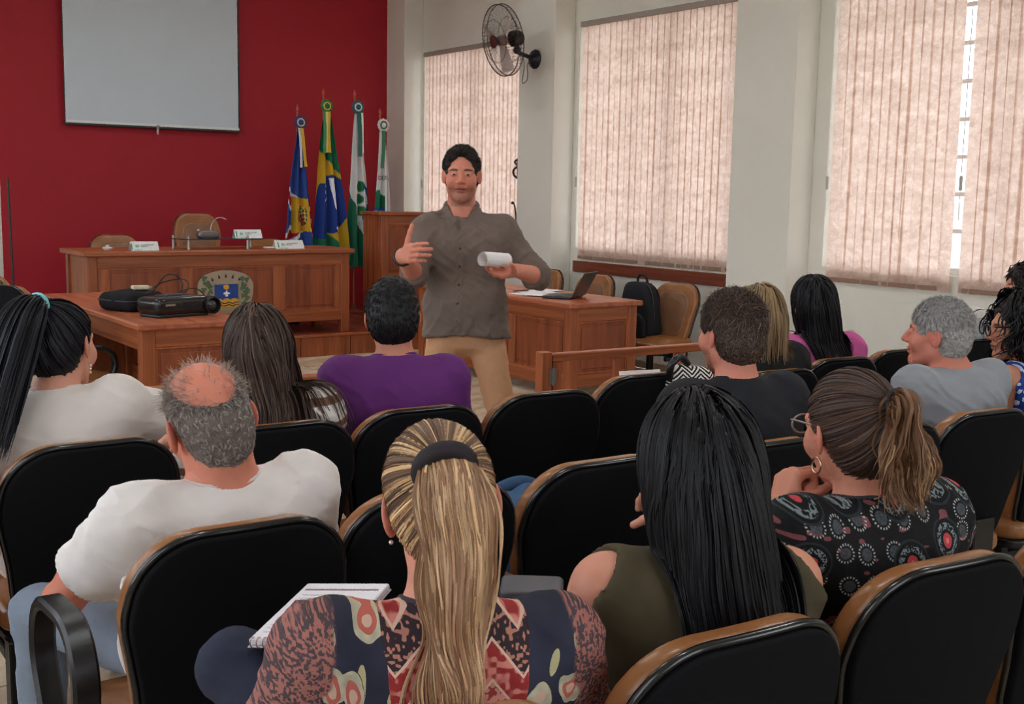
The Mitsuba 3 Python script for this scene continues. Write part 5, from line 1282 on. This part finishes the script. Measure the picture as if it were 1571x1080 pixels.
# balding man in white
def bald_fn(c, q):
    x, y, z = q.T; m = np.clip((z - .02) / .05, 0, 1) * (y < .09)
    return c * (1 - .35 * m[:, None]) + lin((206, 122, 98)) * .35 * m[:, None]
p = seated('balding man with a grey fringe in a white T-shirt and light jeans', (.905, 2.38, 1.108), 0, -6, -12, s=1.12, NB=(.925, 2.345, .962), body_yaw=-3, sroll=-3, w=.195, drop=.035, EL=(.615, 2.50, .72), WL=(.70, 2.74, .715), ER=(1.20, 2.50, .70), WR=(1.10, 2.74, .62),
           shirt_col=(216, 210, 206), shirt_label='white T-shirt', sleeve=.63, sleeve_r=(.072, .080), trousers=(128, 140, 156), knees=[(.64, 2.86, .56), (1.0, 2.88, .54)], belly=1.1, torso_w=1.08, fold=.009, shift=(.012, .07, -.039), seed=2, skin=(200, 124, 100), neck=.062, neck_cut=.072, stub=.3, sfn=bald_fn)
C = cap(p['H'], p['R'], p['s'], -.0015, True, -.05, 0., True, (.07, .10, .11), (0, .115, -.02))
C.ell(p['H'] + p['R'] @ (np.array([-.006, -.045, .098]) * p['s']), p['R'], np.array([.057, .090, .074]) * p['s'], .012, True)
short_hair(p['k'], p['H'], p['R'], p['s'], rng, 15000, (112, 102, 98), .018, .16, alt=(158, 152, 148), frac=.35, flow=(0, -.35, -.9), r=.0011, amt=.10, label='grey hair fringe', c=C, capcol=(104, 92, 86), jit=.5)
d = hair_dirs(rng, 1500, lambda d: d[2] > .12 and rng.uniform() < .12 + 1.3 * max(abs(d[0] + .05) - .25, 0) + .8 * max(d[1] + .1, 0)); P0 = scalp(p['H'], p['R'], d, p['s'], -.0035)
Nn = sc_normal(p['R'], d); t = np.linspace(0, 1, 4); lift_ = rng.uniform(.005, .020, len(d)); sw = np.array([-.35, -.6, -.1]) + .5 * rng.normal(size=(len(d), 3))
lm, lc = locks(P0[:, None] + (Nn[:, None] * t[None, :, None] + sw[:, None] * (t ** 2)[None, :, None] * .8) * lift_[:, None, None], .0008, tint((176, 164, 154), rng, len(d), .15), n=3)
put(p['k'], 'sparse_hair', lm, 'vc_hair', True, 'sparse white hair', color=lc)
# woman with long brown hair
p = seated('woman with long loose dark brown hair and a white striped top', (1.385, 3.28, 1.125), 30, -4, 0, NB=(1.385, 3.24, .975), body_yaw=25, w=.165, EL=(1.20, 3.36, .70), ER=(1.60, 3.30, .68), pattern='print_stripes', shirt_label='white top with brown stripes', sleeve=.9, sleeve_r=(.064, .072), fem=True, shift=(.028, .066, -.029), seed=3, trousers=(50, 50, 56))
long_hair(p, rng, 2600, 34, .0135, (58, 44, 39), r=.0021, curl=.25, alt=(84, 64, 54), frac=.3, wave=.05, label='long dark brown hair', g=(.18, -.04, -1), nape=.13, vol=.016)
# man in purple
p = seated('man in a purple shirt with short black hair', (1.848, 3.28, 1.178), 27, -3, -2, NB=(1.838, 3.24, 1.03), body_yaw=28, w=.172, drop=.055, EL=(1.65, 3.36, .765), ER=(2.04, 3.16, .77), shift=(.046, .082, -.008), fold=.007, shirt_col=(96, 42, 108), shirt_label='purple shirt', sleeve=1.35, sleeve_r=(.060, .058), seed=4, torso_w=1.0, neck=.056, trousers=(40, 46, 66), skin=(196, 128, 104), stub=.4)
def crownflow(q): 
    c = q - np.array([.0, -.075, .085]); c = c / (np.linalg.norm(c, axis=1, keepdims=True) + 1e-6); return c + np.array([.15, 0, -.35])
short_hair(p['k'], p['H'], p['R'], p['s'], rng, 6000, (22, 21, 23), .024, .08, flow=crownflow, r=.0019, amt=.12, label='short black hair', c=cap(p['H'], p['R'], 1., .010, True, -.055, .0, True, (.07, .10, .11), (0, .125, -.03)), jit=.25)
# man in black
p = seated('man in a black T-shirt with tousled short brown hair', (2.545, 2.46, 1.193), 6, 0, 0, NB=(2.548, 2.425, 1.04), body_yaw=6, w=.192, drop=.055, shirt_col=(30, 31, 37), shirt_label='black T-shirt', sleeve=.6, shift=(.05, .05, -.025), fold=.007, seed=5, torso_w=1.02, skin=(204, 130, 108), stub=.75, neck=.058, trousers=(46, 52, 70))
def quiff(q): return np.stack([q[:, 0] * 4, .3 + 6 * np.clip(q[:, 1], -.05, .08), np.where(q[:, 2] > .06, .35, -.9)], 1)
short_hair(p['k'], p['H'], p['R'], p['s'], rng, 10000, (70, 56, 51), lambda q: .014 + .030 * np.clip((q[:, 2] - .01) / .08, 0, 1), .32, flow=quiff, r=.0016, alt=(104, 82, 66), frac=.2, label='tousled brown hair', c=cap(p['H'], p['R'], 1., .009, True, -.05, 0., True, (.07, .095, .105), (0, .118, -.035)), jit=.5)
# woman in the olive top
p = seated('woman with very long straight black hair in an olive sleeveless top', (1.425, 1.45, 1.135), 24, -8, 0, s=1.0, NB=(1.42, 1.42, .975), body_yaw=20, sroll=2, w=.18, EL=(1.20, 1.60, .70), WL=(1.36, 1.83, .62), ER=(1.72, 1.60, .78), WR=(1.80, 1.85, .925), hand_args={'r': dict(F=np.array([.12, 1, .12]), N=np.array([0, .1, -1.]), curl=(.5, .5, .5, .5))},
           shirt_col=(72, 64, 46), shirt_label='olive sleeveless top', sleeve=-1, fem=True, shift=(.043, .043, -.047), seed=6, skin=(206, 142, 118), torso_w=1.05, fold=.007, trousers=(40, 40, 46), neck_cut=.075)
chair_f = Sdf().cone((1.10, 1.215, .90), (1.53, 1.195, .90), .035, .035, 0)
p['C'].ops.append((0, np.array([1.10, 1.215, .895]), np.array([1.53, 1.195, .895]), .03, .03, .01, False, None))
long_hair(p, rng, 4600, 40, .0135, (17, 17, 21), r=.0019, wave=.02, curl=.12, pull=.25, fwd=.06, label='very long straight black hair', g=(.08, -.14, -1), nape=.16, vol=.026, stiff=.70, amt=.25, add=.008)
# woman in the patterned blouse
p = seated('woman in a black patterned blouse, chin on her fist, brown ponytail', (1.885, 1.485, 1.135), 16, -4, -4, NB=(1.905, 1.44, .985), body_yaw=10, sroll=-2, w=.178, EL=(1.70, 1.63, .745), WL=(1.795, 1.585, .945), hand_args={'l': dict(F=np.array([.45, .10, .88]), N=np.array([.85, -.25, -.35]), curl=(1.3, 1.35, 1.4, 1.4), thumb=(.35, .7, .5))},
           pattern='print_suns', shirt_label='black blouse with grey suns and red-centred circles', sleeve=.85, sleeve_r=(.068, .076), fem=True, shift=(.056, .045, -.026), seed=7, skin=(200, 132, 108), fold=.007, torso_w=1.08, trousers=(30, 30, 34))
tied_hair(p, rng, (.22, -.90, .30), 2200, (64, 48, 42), r=.0019, alt=(88, 66, 54), frac=.25, tail=1900, tK=26, tds=.0088, tdir=(.25, -.90, .10), g=(.05, -.06, -1), spread=.85, wave=.10, curl=.7, cf=22, tr=.002, tcol=(112, 80, 58), talt=(156, 122, 90), tfrac=.2, tie_r=.024, stiff=.70, label='brown hair in a loose ponytail', tail_len=(.6, 1.), vol=.04, tie_label='dark hair tie', puff=1.0)
earring(p['k'], p['H'], p['R'], p['s'], -1, 'hoop')
R_, H_ = p['R'], p['H']
gl = put(p['k'], 'glasses', cat(*[tube(H_ + (np.array([[q * .078, -.005, .018], [q * .076, .06, .020], [q * .068, .106, .018]])) @ R_.T, .0022, 6) for q in (-1, 1)],
     *[tube(H_ + np.stack([q * .034 + .026 * np.cos(th), .116 + 0 * th, .004 + .020 * np.sin(th)], 1) @ R_.T, .0022, 6, True) for q in (-1, 1)]), mat((150, 140, 136), .3, .6, .4), True, 'thin pale spectacles')
W_ = np.array([1.851, 1.63, .919]); E_ = np.array([1.756, 1.675, .719]); ad_ = (W_ - E_) / np.linalg.norm(W_ - E_); u_ = np.cross(ad_, [1, 0, 0]); u_ /= np.linalg.norm(u_); v_ = np.cross(ad_, u_)
put(p['k'], 'bracelet', tube(W_ - ad_ * .02 + .033 * (np.outer(np.cos(th), u_) + np.outer(np.sin(th), v_)), .0018, 6, True), METAL, True, 'thin metal bracelet')
put(p['k'], 'bracelet', tube(W_ - ad_ * .035 + .035 * (np.outer(np.cos(th), u_) + np.outer(np.sin(th), v_)), .0022, 6, True), mat((40, 30, 26), .6), True, 'thin dark bracelet')
# blonde woman in black, woman in pink
p = seated('woman with a dark blonde bob in a black top', (3.60, 3.34, 1.095), 2, -4, 0, NB=(3.60, 3.30, .945), body_yaw=5, w=.16, shirt_col=(26, 26, 29), shirt_label='black top', fem=True, seed=8, trousers=(40, 40, 44), fine=.005)
long_hair(p, rng, 1600, 14, .0145, (120, 98, 72), alt=(146, 120, 88), frac=.35, r=.0024, label='dark blonde bob', nape=.07, vol=.016, amt=.15)
p = seated('woman in a bright pink top with long straight black hair', (4.04, 3.42, 1.118), 22, -3, 0, NB=(4.03, 3.38, .965), body_yaw=18, w=.165, shirt_col=(206, 96, 160), shirt_label='bright pink top', sleeve=.8, sleeve_r=(.07, .075), fem=True, seed=9, trousers=(40, 40, 44), fine=.005, fold=.009)
long_hair(p, rng, 2000, 21, .0135, (17, 16, 21), r=.0024, pull=.5, label='long straight black hair', g=(.25, -.02, -1), nape=.10, vol=.012)
# grey-haired man
p = seated('grey-haired man in profile wearing a grey T-shirt', (3.60, 2.48, 1.115), -24, 2, 0, NB=(3.645, 2.43, .972), body_yaw=4, w=.195, drop=.04, shirt_col=(142, 145, 151), shirt_label='grey T-shirt', sleeve=.75, sleeve_r=(.066, .074), shift=(.07, .05, -.009), seed=10, skin=(202, 126, 106), torso_w=1.12, neck=.062, neck_cut=.07, trousers=(50, 54, 64), brows=(70, 64, 60), nose=1.04, stub=.1)
short_hair(p['k'], p['H'], p['R'], p['s'], rng, 10000, (176, 174, 172), lambda q: .014 + .026 * np.clip((q[:, 2] - .03) / .06, 0, 1), .28, flow=lambda q: np.stack([q[:, 0] * 3, -.35 - 0 * q[:, 0], np.where(q[:, 2] > .08, .1, -.8)], 1), r=.0016, alt=(128, 122, 118), frac=.3, label='short wavy grey hair', c=cap(p['H'], p['R'], 1., .008, True, -.05, 0., True, (.072, .098, .105), (0, .122, -.03)), capcol=(160, 156, 152), jit=.5)
# curly-haired woman with glasses
p = seated('woman with curly black hair and dark glasses in a blue flowered top', (4.165, 2.52, 1.10), -52, -3, 0, NB=(4.205, 2.475, .955), body_yaw=-6, w=.185, pattern='print_blue', shirt_label='blue top with white flowers', sleeve=-1, fem=True, shift=(.08, .05, -.009), seed=12, skin=(196, 136, 108), neck_cut=.115, torso_w=1.08, trousers=(40, 40, 50), fine=.005)
long_hair(p, rng, 2400, 20, .013, (20, 17, 19), fwd=.30, r=.0026, wave=.3, curl=1.2, cf=26, label='curly black hair', nape=.08, vol=.05, stiff=.55)
put(p['k'], 'glasses', cat(*[tube(p['H'] + (np.array([[q * .082, -.005, .018], [q * .078, .06, .020], [q * .068, .108, .018]])) @ p['R'].T, .003, 6) for q in (-1, 1)],
     *[tube(p['H'] + np.stack([q * .034 + .027 * np.cos(th), .122 + 0 * th, .004 + .022 * np.sin(th)], 1) @ p['R'].T, .003, 6, True) for q in (-1, 1)]), mat((24, 22, 24), .3), True, 'dark-rimmed glasses')
p = seated('person with dark hair in profile at the frame edge, beyond the curly-haired woman', (5.86, 3.52, 1.135), -52, -4, 0, NB=(5.88, 3.47, .985), body_yaw=-20, shirt_col=(120, 40, 44), shirt_label='dark red top', seed=13, trousers=(40, 40, 44), fine=.006, skin=(196, 136, 114), h=.013)
short_hair(p['k'], p['H'], p['R'], p['s'], rng, 900, (34, 28, 28), .05, .3, r=.005, label='dark hair', c=cap(p['H'], p['R'], 1., .014, True, -.05, .03, False, (.07, .10, .11), (0, .125, -.035)))
# woman with the blonde ponytail (nearest)
p = seated('woman in a floral blouse with a long blonde-streaked ponytail', (.888, 1.45, 1.160), 27, -14, -7, s=1.0, NB=(.875, 1.405, 1.00), body_yaw=18, sroll=5, w=.180, drop=.06, shift=(.044, .05, -.06), EL=(.585, 1.50, .70), ER=(1.165, 1.42, .66), WL=(.74, 1.74, .66), WR=(1.05, 1.70, .64),
           pattern='print_floral', shirt_label='navy and red floral blouse', sleeve=1.2, sleeve_r=(.066, .08), fem=True, seed=14, skin=(204, 138, 116), trousers=(40, 44, 62), knees=[(.755, 1.90, .735), (1.02, 1.90, .55)], ankles=[(.98, 2.0, .36), (1.02, 1.88, .09)], fold=.009, torso_w=1.0, fine=.003)
def streak(rng, n): return None
tied_hair(p, rng, (.03, -.94, .22), 3200, (104, 78, 62), alt=(204, 168, 124), frac=.42, r=.0015, tail=4200, tK=40, tds=.0128, tdir=(.02, -.75, -.62), g=(.0, -.05, -1), spread=.62, wave=.03, curl=.40, cf=15, pull=.9, tr=.0014, tcol=(148, 110, 82), talt=(200, 164, 126), tfrac=.45, tie_col=(26, 14, 22), tie_r=.036, label='blonde-streaked brown hair', tail_len=(.7, 1.0), vol=.045, tie_label='dark velvet hair tie', amt=.16, stiff=.78, tie_flat=.7)
earring(p['k'], p['H'], p['R'], p['s'], -1, 'stud')
# notebook on her lap
nb = thing('notebook', 'white spiral notebook on the lap of the woman in the floral blouse', 'notebook')
X_ = np.array([.77, .63, .10]); X_ /= np.linalg.norm(X_); Y_ = np.array([.55, -.80, .10]); Y_ -= X_ * (X_ @ Y_); Y_ /= np.linalg.norm(Y_); N_ = np.cross(Y_, X_)
NM = np.eye(4); NM[:3, 0], NM[:3, 1], NM[:3, 2], NM[:3, 3] = X_, Y_, N_ if N_[2] > 0 else -N_, np.array([.745, 1.83, .80])
put(nb, 'pages', xf(bx(.012, .25, 0, .17, -.006, .006, .002), NM), mat((222, 218, 222), .6))
put(nb, 'cover', xf(bx(.008, .252, -.002, .172, -.009, -.006, .001), NM), mat((170, 166, 172), .5))
put(nb, 'header_bar', xf(bx(.216, .222, .01, .16, .006, .0066, 0), NM), mat((120, 104, 110), .7))
for i in range(14):
    t = np.linspace(0, 2 * np.pi, 16, endpoint=False)
    put(nb, 'ring', xf(tube(np.stack([.012 + .009 * np.cos(t), np.full(16, .008 + .0118 * i), .009 * np.sin(t)], 1), .0014, 5, True), NM), mat((206, 190, 190), .3, .5, .8))
_r2 = np.random.default_rng(8)
for i in range(12):
    l = _r2.uniform(.03, .10); x0 = .04 + .014 * i
    put(nb, 'handwriting', xf(tube(np.stack([x0 + .002 * np.sin(np.linspace(0, 40, 30)), .015 + np.linspace(0, l, 30), np.full(30, .0064)], 1), .0006, 3), NM), mat((150, 148, 160), .7))
tp = thing('tissue', 'crumpled white tissue tucked under the arm of the balding man', 'tissue')
for q_, (a_, r_) in enumerate((((.705, 2.335, .765), .020), ((.712, 2.33, .738), .016))):
    m = trimesh.creation.icosphere(3, r_); m.vertices *= 1 + .9 * (meshkit.noise(m.vertices * 60, q_)[:, None] - .5); m.vertices *= [1, .5, 1.1]
    put(tp, 'fold', m.apply_translation(a_), WHITEP, 25)
gb = thing('handbag', 'dark grey box-shaped handbag on the lap of the woman in olive', 'bag')
put(gb, 'body', pad(rounded([(-.06, -.05), (.06, -.05), (.06, .05), (-.06, .05)], .012), 0, .19, .010, 0, .002, 48, flat), mat((62, 62, 68), .5), True, to_world=mv(1.335, 1.80, .615, -38))
put(gb, 'lid', pad(rounded([(-.063, -.053), (.063, -.053), (.063, .053), (-.063, .053)], .012), .15, .198, .008, 0, .002, 48, flat), mat((74, 74, 80), .45), True, to_world=mv(1.335, 1.80, .615, -38))
dj = thing('denim_jacket', 'blue denim jacket bundled on the seat of an empty chair', 'jacket')
m = pad(rounded([(-.13, -.10), (.13, -.10), (.13, .10), (-.13, .10)], .07), 0, .32, .09, 0, .02, 80, flat); m.vertices += m.vertex_normals * (.05 * (meshkit.fbm(m.vertices * 9, 3, 2) - .5))[:, None]; m.vertices[:, 2] = np.maximum(m.vertices[:, 2], 0)
put(dj, 'body', m, mat((68, 96, 130), .85, .2), True, to_world=mv(1.775, 2.43, .485, 20))
put(dj, 'collar', tube(spline([(1.70, 2.49, .785), (1.775, 2.45, .82), (1.85, 2.43, .78)], 16), .02, 8), mat((58, 84, 116), .85, .2), True)

# ---------------------------------------------------------------- the speaker
k = person('man standing before the audience in a taupe shirt and khaki trousers, one hand raised')
H = np.array([2.90, 4.515, 1.660]); R = frame(214.5, -1, 0); Rb = frame(215); s = 1.0
NB = H + R @ np.array([0, -.035, -.165])
SL, SR = np.array([3.045, 4.385, 1.405]), np.array([2.762, 4.585, 1.405])
ER, WR = np.array([2.615, 4.445, 1.225]), np.array([2.435, 4.24, 1.315])
EL, WL = np.array([3.135, 4.25, 1.215]), np.array([2.925, 4.10, 1.252])
hip = np.array([2.885, 4.44, .95])
S = Sdf(); head_ops(S, H, R, NB, s, .060, False, 1.04)
torso_ops(S, NB, Rb, SL, SR, hip, -.010, .98, .5)
arm_ops(S, SL, EL, WL, (.054, .046, .045, .030)); arm_ops(S, SR, ER, WR, (.054, .046, .045, .030))
FR_, NR_ = np.array([-.10, -.93, .16]), np.array([.93, -.15, -.05])
tipsR = hand_ops(S, WR, FR_, NR_, 1, (.30, .40, .48, .56), (.80, .10, .10), 1.02, .02)
FL_, NL_ = np.array([-.86, .10, -.02]), np.array([-.10, -.55, .80])
hand_ops(S, WL, FL_, NL_, -1, (.35, .35, .38, .4), (.45, .95, .35), 1.02, .03)
pts = np.array([H, NB, SL, SR, hip, EL, ER, WL, WR])
m = field_mesh(S, pts.min(0) - .22, pts.max(0) + .2, .010, [(H - .15, H + .15, .0025), (WR - .19, WR + .19, .0032), (WL - .19, WL + .19, .0032)])
put(k, 'body', m, 'vc_skin', True, color=skin_cols(m, H, R, s, (202, 128, 106), lips=(150, 72, 66), stub=.62, brows=(46, 34, 30)))
eyes(k, H, R, s)
CS = cap(H, R, s, .008, True, -.045, 0., True, (.065, .088, .112), (0, .120, .006))
for q in (-1, 1): CS.ell(H + R @ np.array([q * .036, .100, .034]), R, (.025, .05, .046), .008, True)
short_hair(k, H, R, s, rng, 9000, (36, 31, 30), lambda q: .012 + .016 * np.clip((q[:, 2] - .03) / .06, 0, 1), .45, flow=lambda q: np.stack([q[:, 0] * 3 + .2, np.where((q[:, 1] > .03) & (q[:, 2] > .05), -.5, .1 - 2 * np.clip(-q[:, 1], 0, .1)), np.where((q[:, 2] > .09) | ((q[:, 1] > .03) & (q[:, 2] > .05)), .5, -.9)], 1), r=.0014, alt=(64, 54, 50), frac=.25, label='short dark hair', c=CS, jit=.45)
C = Sdf(); torso_ops(C, NB, Rb, SL, SR, hip + np.array([0, 0, -.02]), .006, 1.0, .6)
for q in (-1, 1): C.cone(hip + Rb @ np.array([q * .055, .0, .1]), hip + Rb @ np.array([q * .075, .0, -.12]), .12, .128, .05)
for sh, e, wv, t in ((SL, EL, WL, .18), (SR, ER, WR, .12)):
    C.cone(sh, e, .060, .056, .045); d = (wv - e) / np.linalg.norm(wv - e); q = lerp(e, wv, t); C.cone(e, q + d * .04, .056, .054, .03, clip=(q, d))
na = H + R @ np.array([0, -.03, -.08]) - NB; na /= np.linalg.norm(na)
C.cone(NB + na * .02 + Rb[:, 1] * .03, NB + na * .22 + Rb[:, 1] * .05, .066, .09, .006, True)
C.cone(NB + Rb @ np.array([0, .115, -.085]), NB + Rb @ np.array([0, .10, .10]), .012, .062, .010, True)
class Hem(Sdf):
    def __call__(s, P): return np.maximum(C(P), .935 + .015 * np.cos(9 * ((np.asarray(P) - hip.astype(np.float32)) @ Rb[:, 0].astype(np.float32))) - np.asarray(P)[..., 2])
cm = field_mesh(Hem(), np.minimum(pts.min(0), hip - .2) - .16, pts.max(0) + .15, .0075)
folds(cm, .010, Rb @ np.array([.6, 0, -.8]), Rb @ np.array([.8, 0, .6]), 4, 13, 21); folds(cm, .006, Rb @ np.array([.8, 0, .6]), Rb @ np.array([-.6, 0, .8]), 5, 24, 33)
SHC = (106, 92, 84)
sk = cloth_put(k, 'shirt', cm, SHC, 'taupe button shirt with rolled sleeves', 5, var=.10)
def front_pt(x, z):        # the shirt's front surface at body coordinates x, z (from NB)
    P = NB + Rb @ np.array([x, .30, z])
    for _ in range(60):
        d = float(C(P[None])[0])
        if d < .0008: break
        P = P - Rb[:, 1] * max(d * .7, .0006)
    return P
zz_ = np.linspace(-.13, -.53, 26); pl = np.array([front_pt(.004 * math.sin(9 * z), z) for z in zz_])
V = np.concatenate([pl + Rb[:, 0] * w + Rb[:, 1] * o for w, o in ((-.016, .0), (-.014, .004), (.014, .004), (.016, -.002))]); n_ = 26
F = []
for a in range(3):
    for i in range(25): F += [(a * n_ + i, a * n_ + i + 1, (a + 1) * n_ + i), ((a + 1) * n_ + i, a * n_ + i + 1, (a + 1) * n_ + i + 1)]
cloth_put(sk, 'placket', trimesh.Trimesh(V, F, process=False), (105, 91, 83))
for i in (2, 7, 12, 17, 22): put(sk, 'button', xf(lathe([(0, .003), (.005, .003), (.0058, 0), (0, 0)], 12), np.vstack([np.c_[Rb[:, 0], Rb[:, 2], Rb[:, 1], pl[i] + Rb[:, 1] * .004], [0, 0, 0, 1]])), mat((52, 44, 40), .4))
for q in (-1, 1):
    o = np.array([[.026, .092, -.040], [.060, .045, .028], [.066, -.02, .050], [.094, .03, .008], [.100, .075, -.020], [.088, .105, -.068], [.050, .105, -.060]])
    P = NB + (o * [q, 1, 1]) @ Rb.T
    Fq = [(0, 1, 3), (1, 2, 3), (0, 3, 6), (3, 4, 5), (3, 5, 6)]
    vm = trimesh.Trimesh(np.vstack([P, P + Rb[:, 1] * .007 - Z3 * .004]), Fq + [(a + 7, c + 7, b + 7) for a, b, c in Fq] + [(4, 11, 5), (5, 11, 12), (5, 12, 6), (6, 12, 13), (3, 10, 4), (4, 10, 11)], process=False)
    vm = vm.subdivide().subdivide()
    dd, gg = C.grad(vm.vertices); tgt = .004 + .006 * (np.arange(len(dd)) % 14 < 7) * 0; vm.vertices = vm.vertices + gg * np.clip(.006 - dd, 0, .05)[:, None]
    cloth_put(sk, 'collar', vm, (108, 94, 86))
th2 = np.linspace(0, 2 * np.pi, 40, endpoint=False)
cloth_put(sk, 'collar_band', tube(np.array([NB + na * .028 + Rb @ np.array([.070 * math.cos(a), .072 * math.sin(a) - .004, -.020 * math.sin(a)]) for a in np.linspace(math.pi * .86, math.pi * 2.14, 30)]), .014, 8), (104, 90, 82))
for e, wv, t in ((EL, WL, .18), (ER, WR, .12)):
    d = (wv - e) / np.linalg.norm(wv - e); u = np.cross(d, Z3); u /= np.linalg.norm(u); v = np.cross(u, d); q = lerp(e, wv, t)
    cm2 = cat(*[tube(q - d * o + r * (np.outer(np.cos(th2), u) + np.outer(np.sin(th2), v)), .008, 8, True) for o, r in ((.004, .051), (.018, .053), (.032, .053))])
    cloth_put(sk, 'rolled_cuff', cm2, (100, 87, 80))
legs(k, hip, Rb, None, [np.array([3.01, 4.285, .50]), np.array([2.715, 4.475, .50])], [np.array([3.055, 4.25, .085]), np.array([2.66, 4.51, .085])], (190, 144, 108), (60, 42, 32), 31, -.004, 'khaki trousers')
d = (WR - ER) / np.linalg.norm(WR - ER); u = np.cross(d, Z3); u /= np.linalg.norm(u); v = np.cross(u, d)
put(k, 'wristband', tube(WR - d * .012 + .0345 * (np.outer(np.cos(th2), u) + np.outer(np.sin(th2), v)), .008, 8, True), BLACK, True, 'black wristband')
rp = thing('rolled_paper', 'white sheet of paper rolled up in the hand of the standing man', 'paper')
A_, B_ = np.array([2.716, 4.058, 1.309]), np.array([2.866, 4.097, 1.298]); ax = (B_ - A_) / np.linalg.norm(B_ - A_); u = np.cross(ax, Z3); u /= np.linalg.norm(u); v = np.cross(u, ax)
t = np.linspace(0, 4.6 * np.pi, 110); r = .026 + .0022 * t / np.pi / 2
V = np.concatenate([A_ - ax * .02 * np.cos(t / 2)[:, None] * .2 + (r * np.cos(t))[:, None] * u + (r * np.sin(t))[:, None] * v, B_ + (r * np.cos(t))[:, None] * u + (r * np.sin(t))[:, None] * v])
put(rp, 'sheet', trimesh.Trimesh(V, [f for i in range(109) for f in ((i, i + 1, 111 + i), (i, 111 + i, 110 + i))], process=False), WHITEP, True)
put(rp, 'inner_sheet', xf(tube(np.stack([.0 * th2, .022 * np.cos(th2), .022 * np.sin(th2)], 1), .0006, 4, True), np.vstack([np.c_[ax, u, v, A_ + ax * .004], [0, 0, 0, 1]])), mat((200, 196, 204), .6))
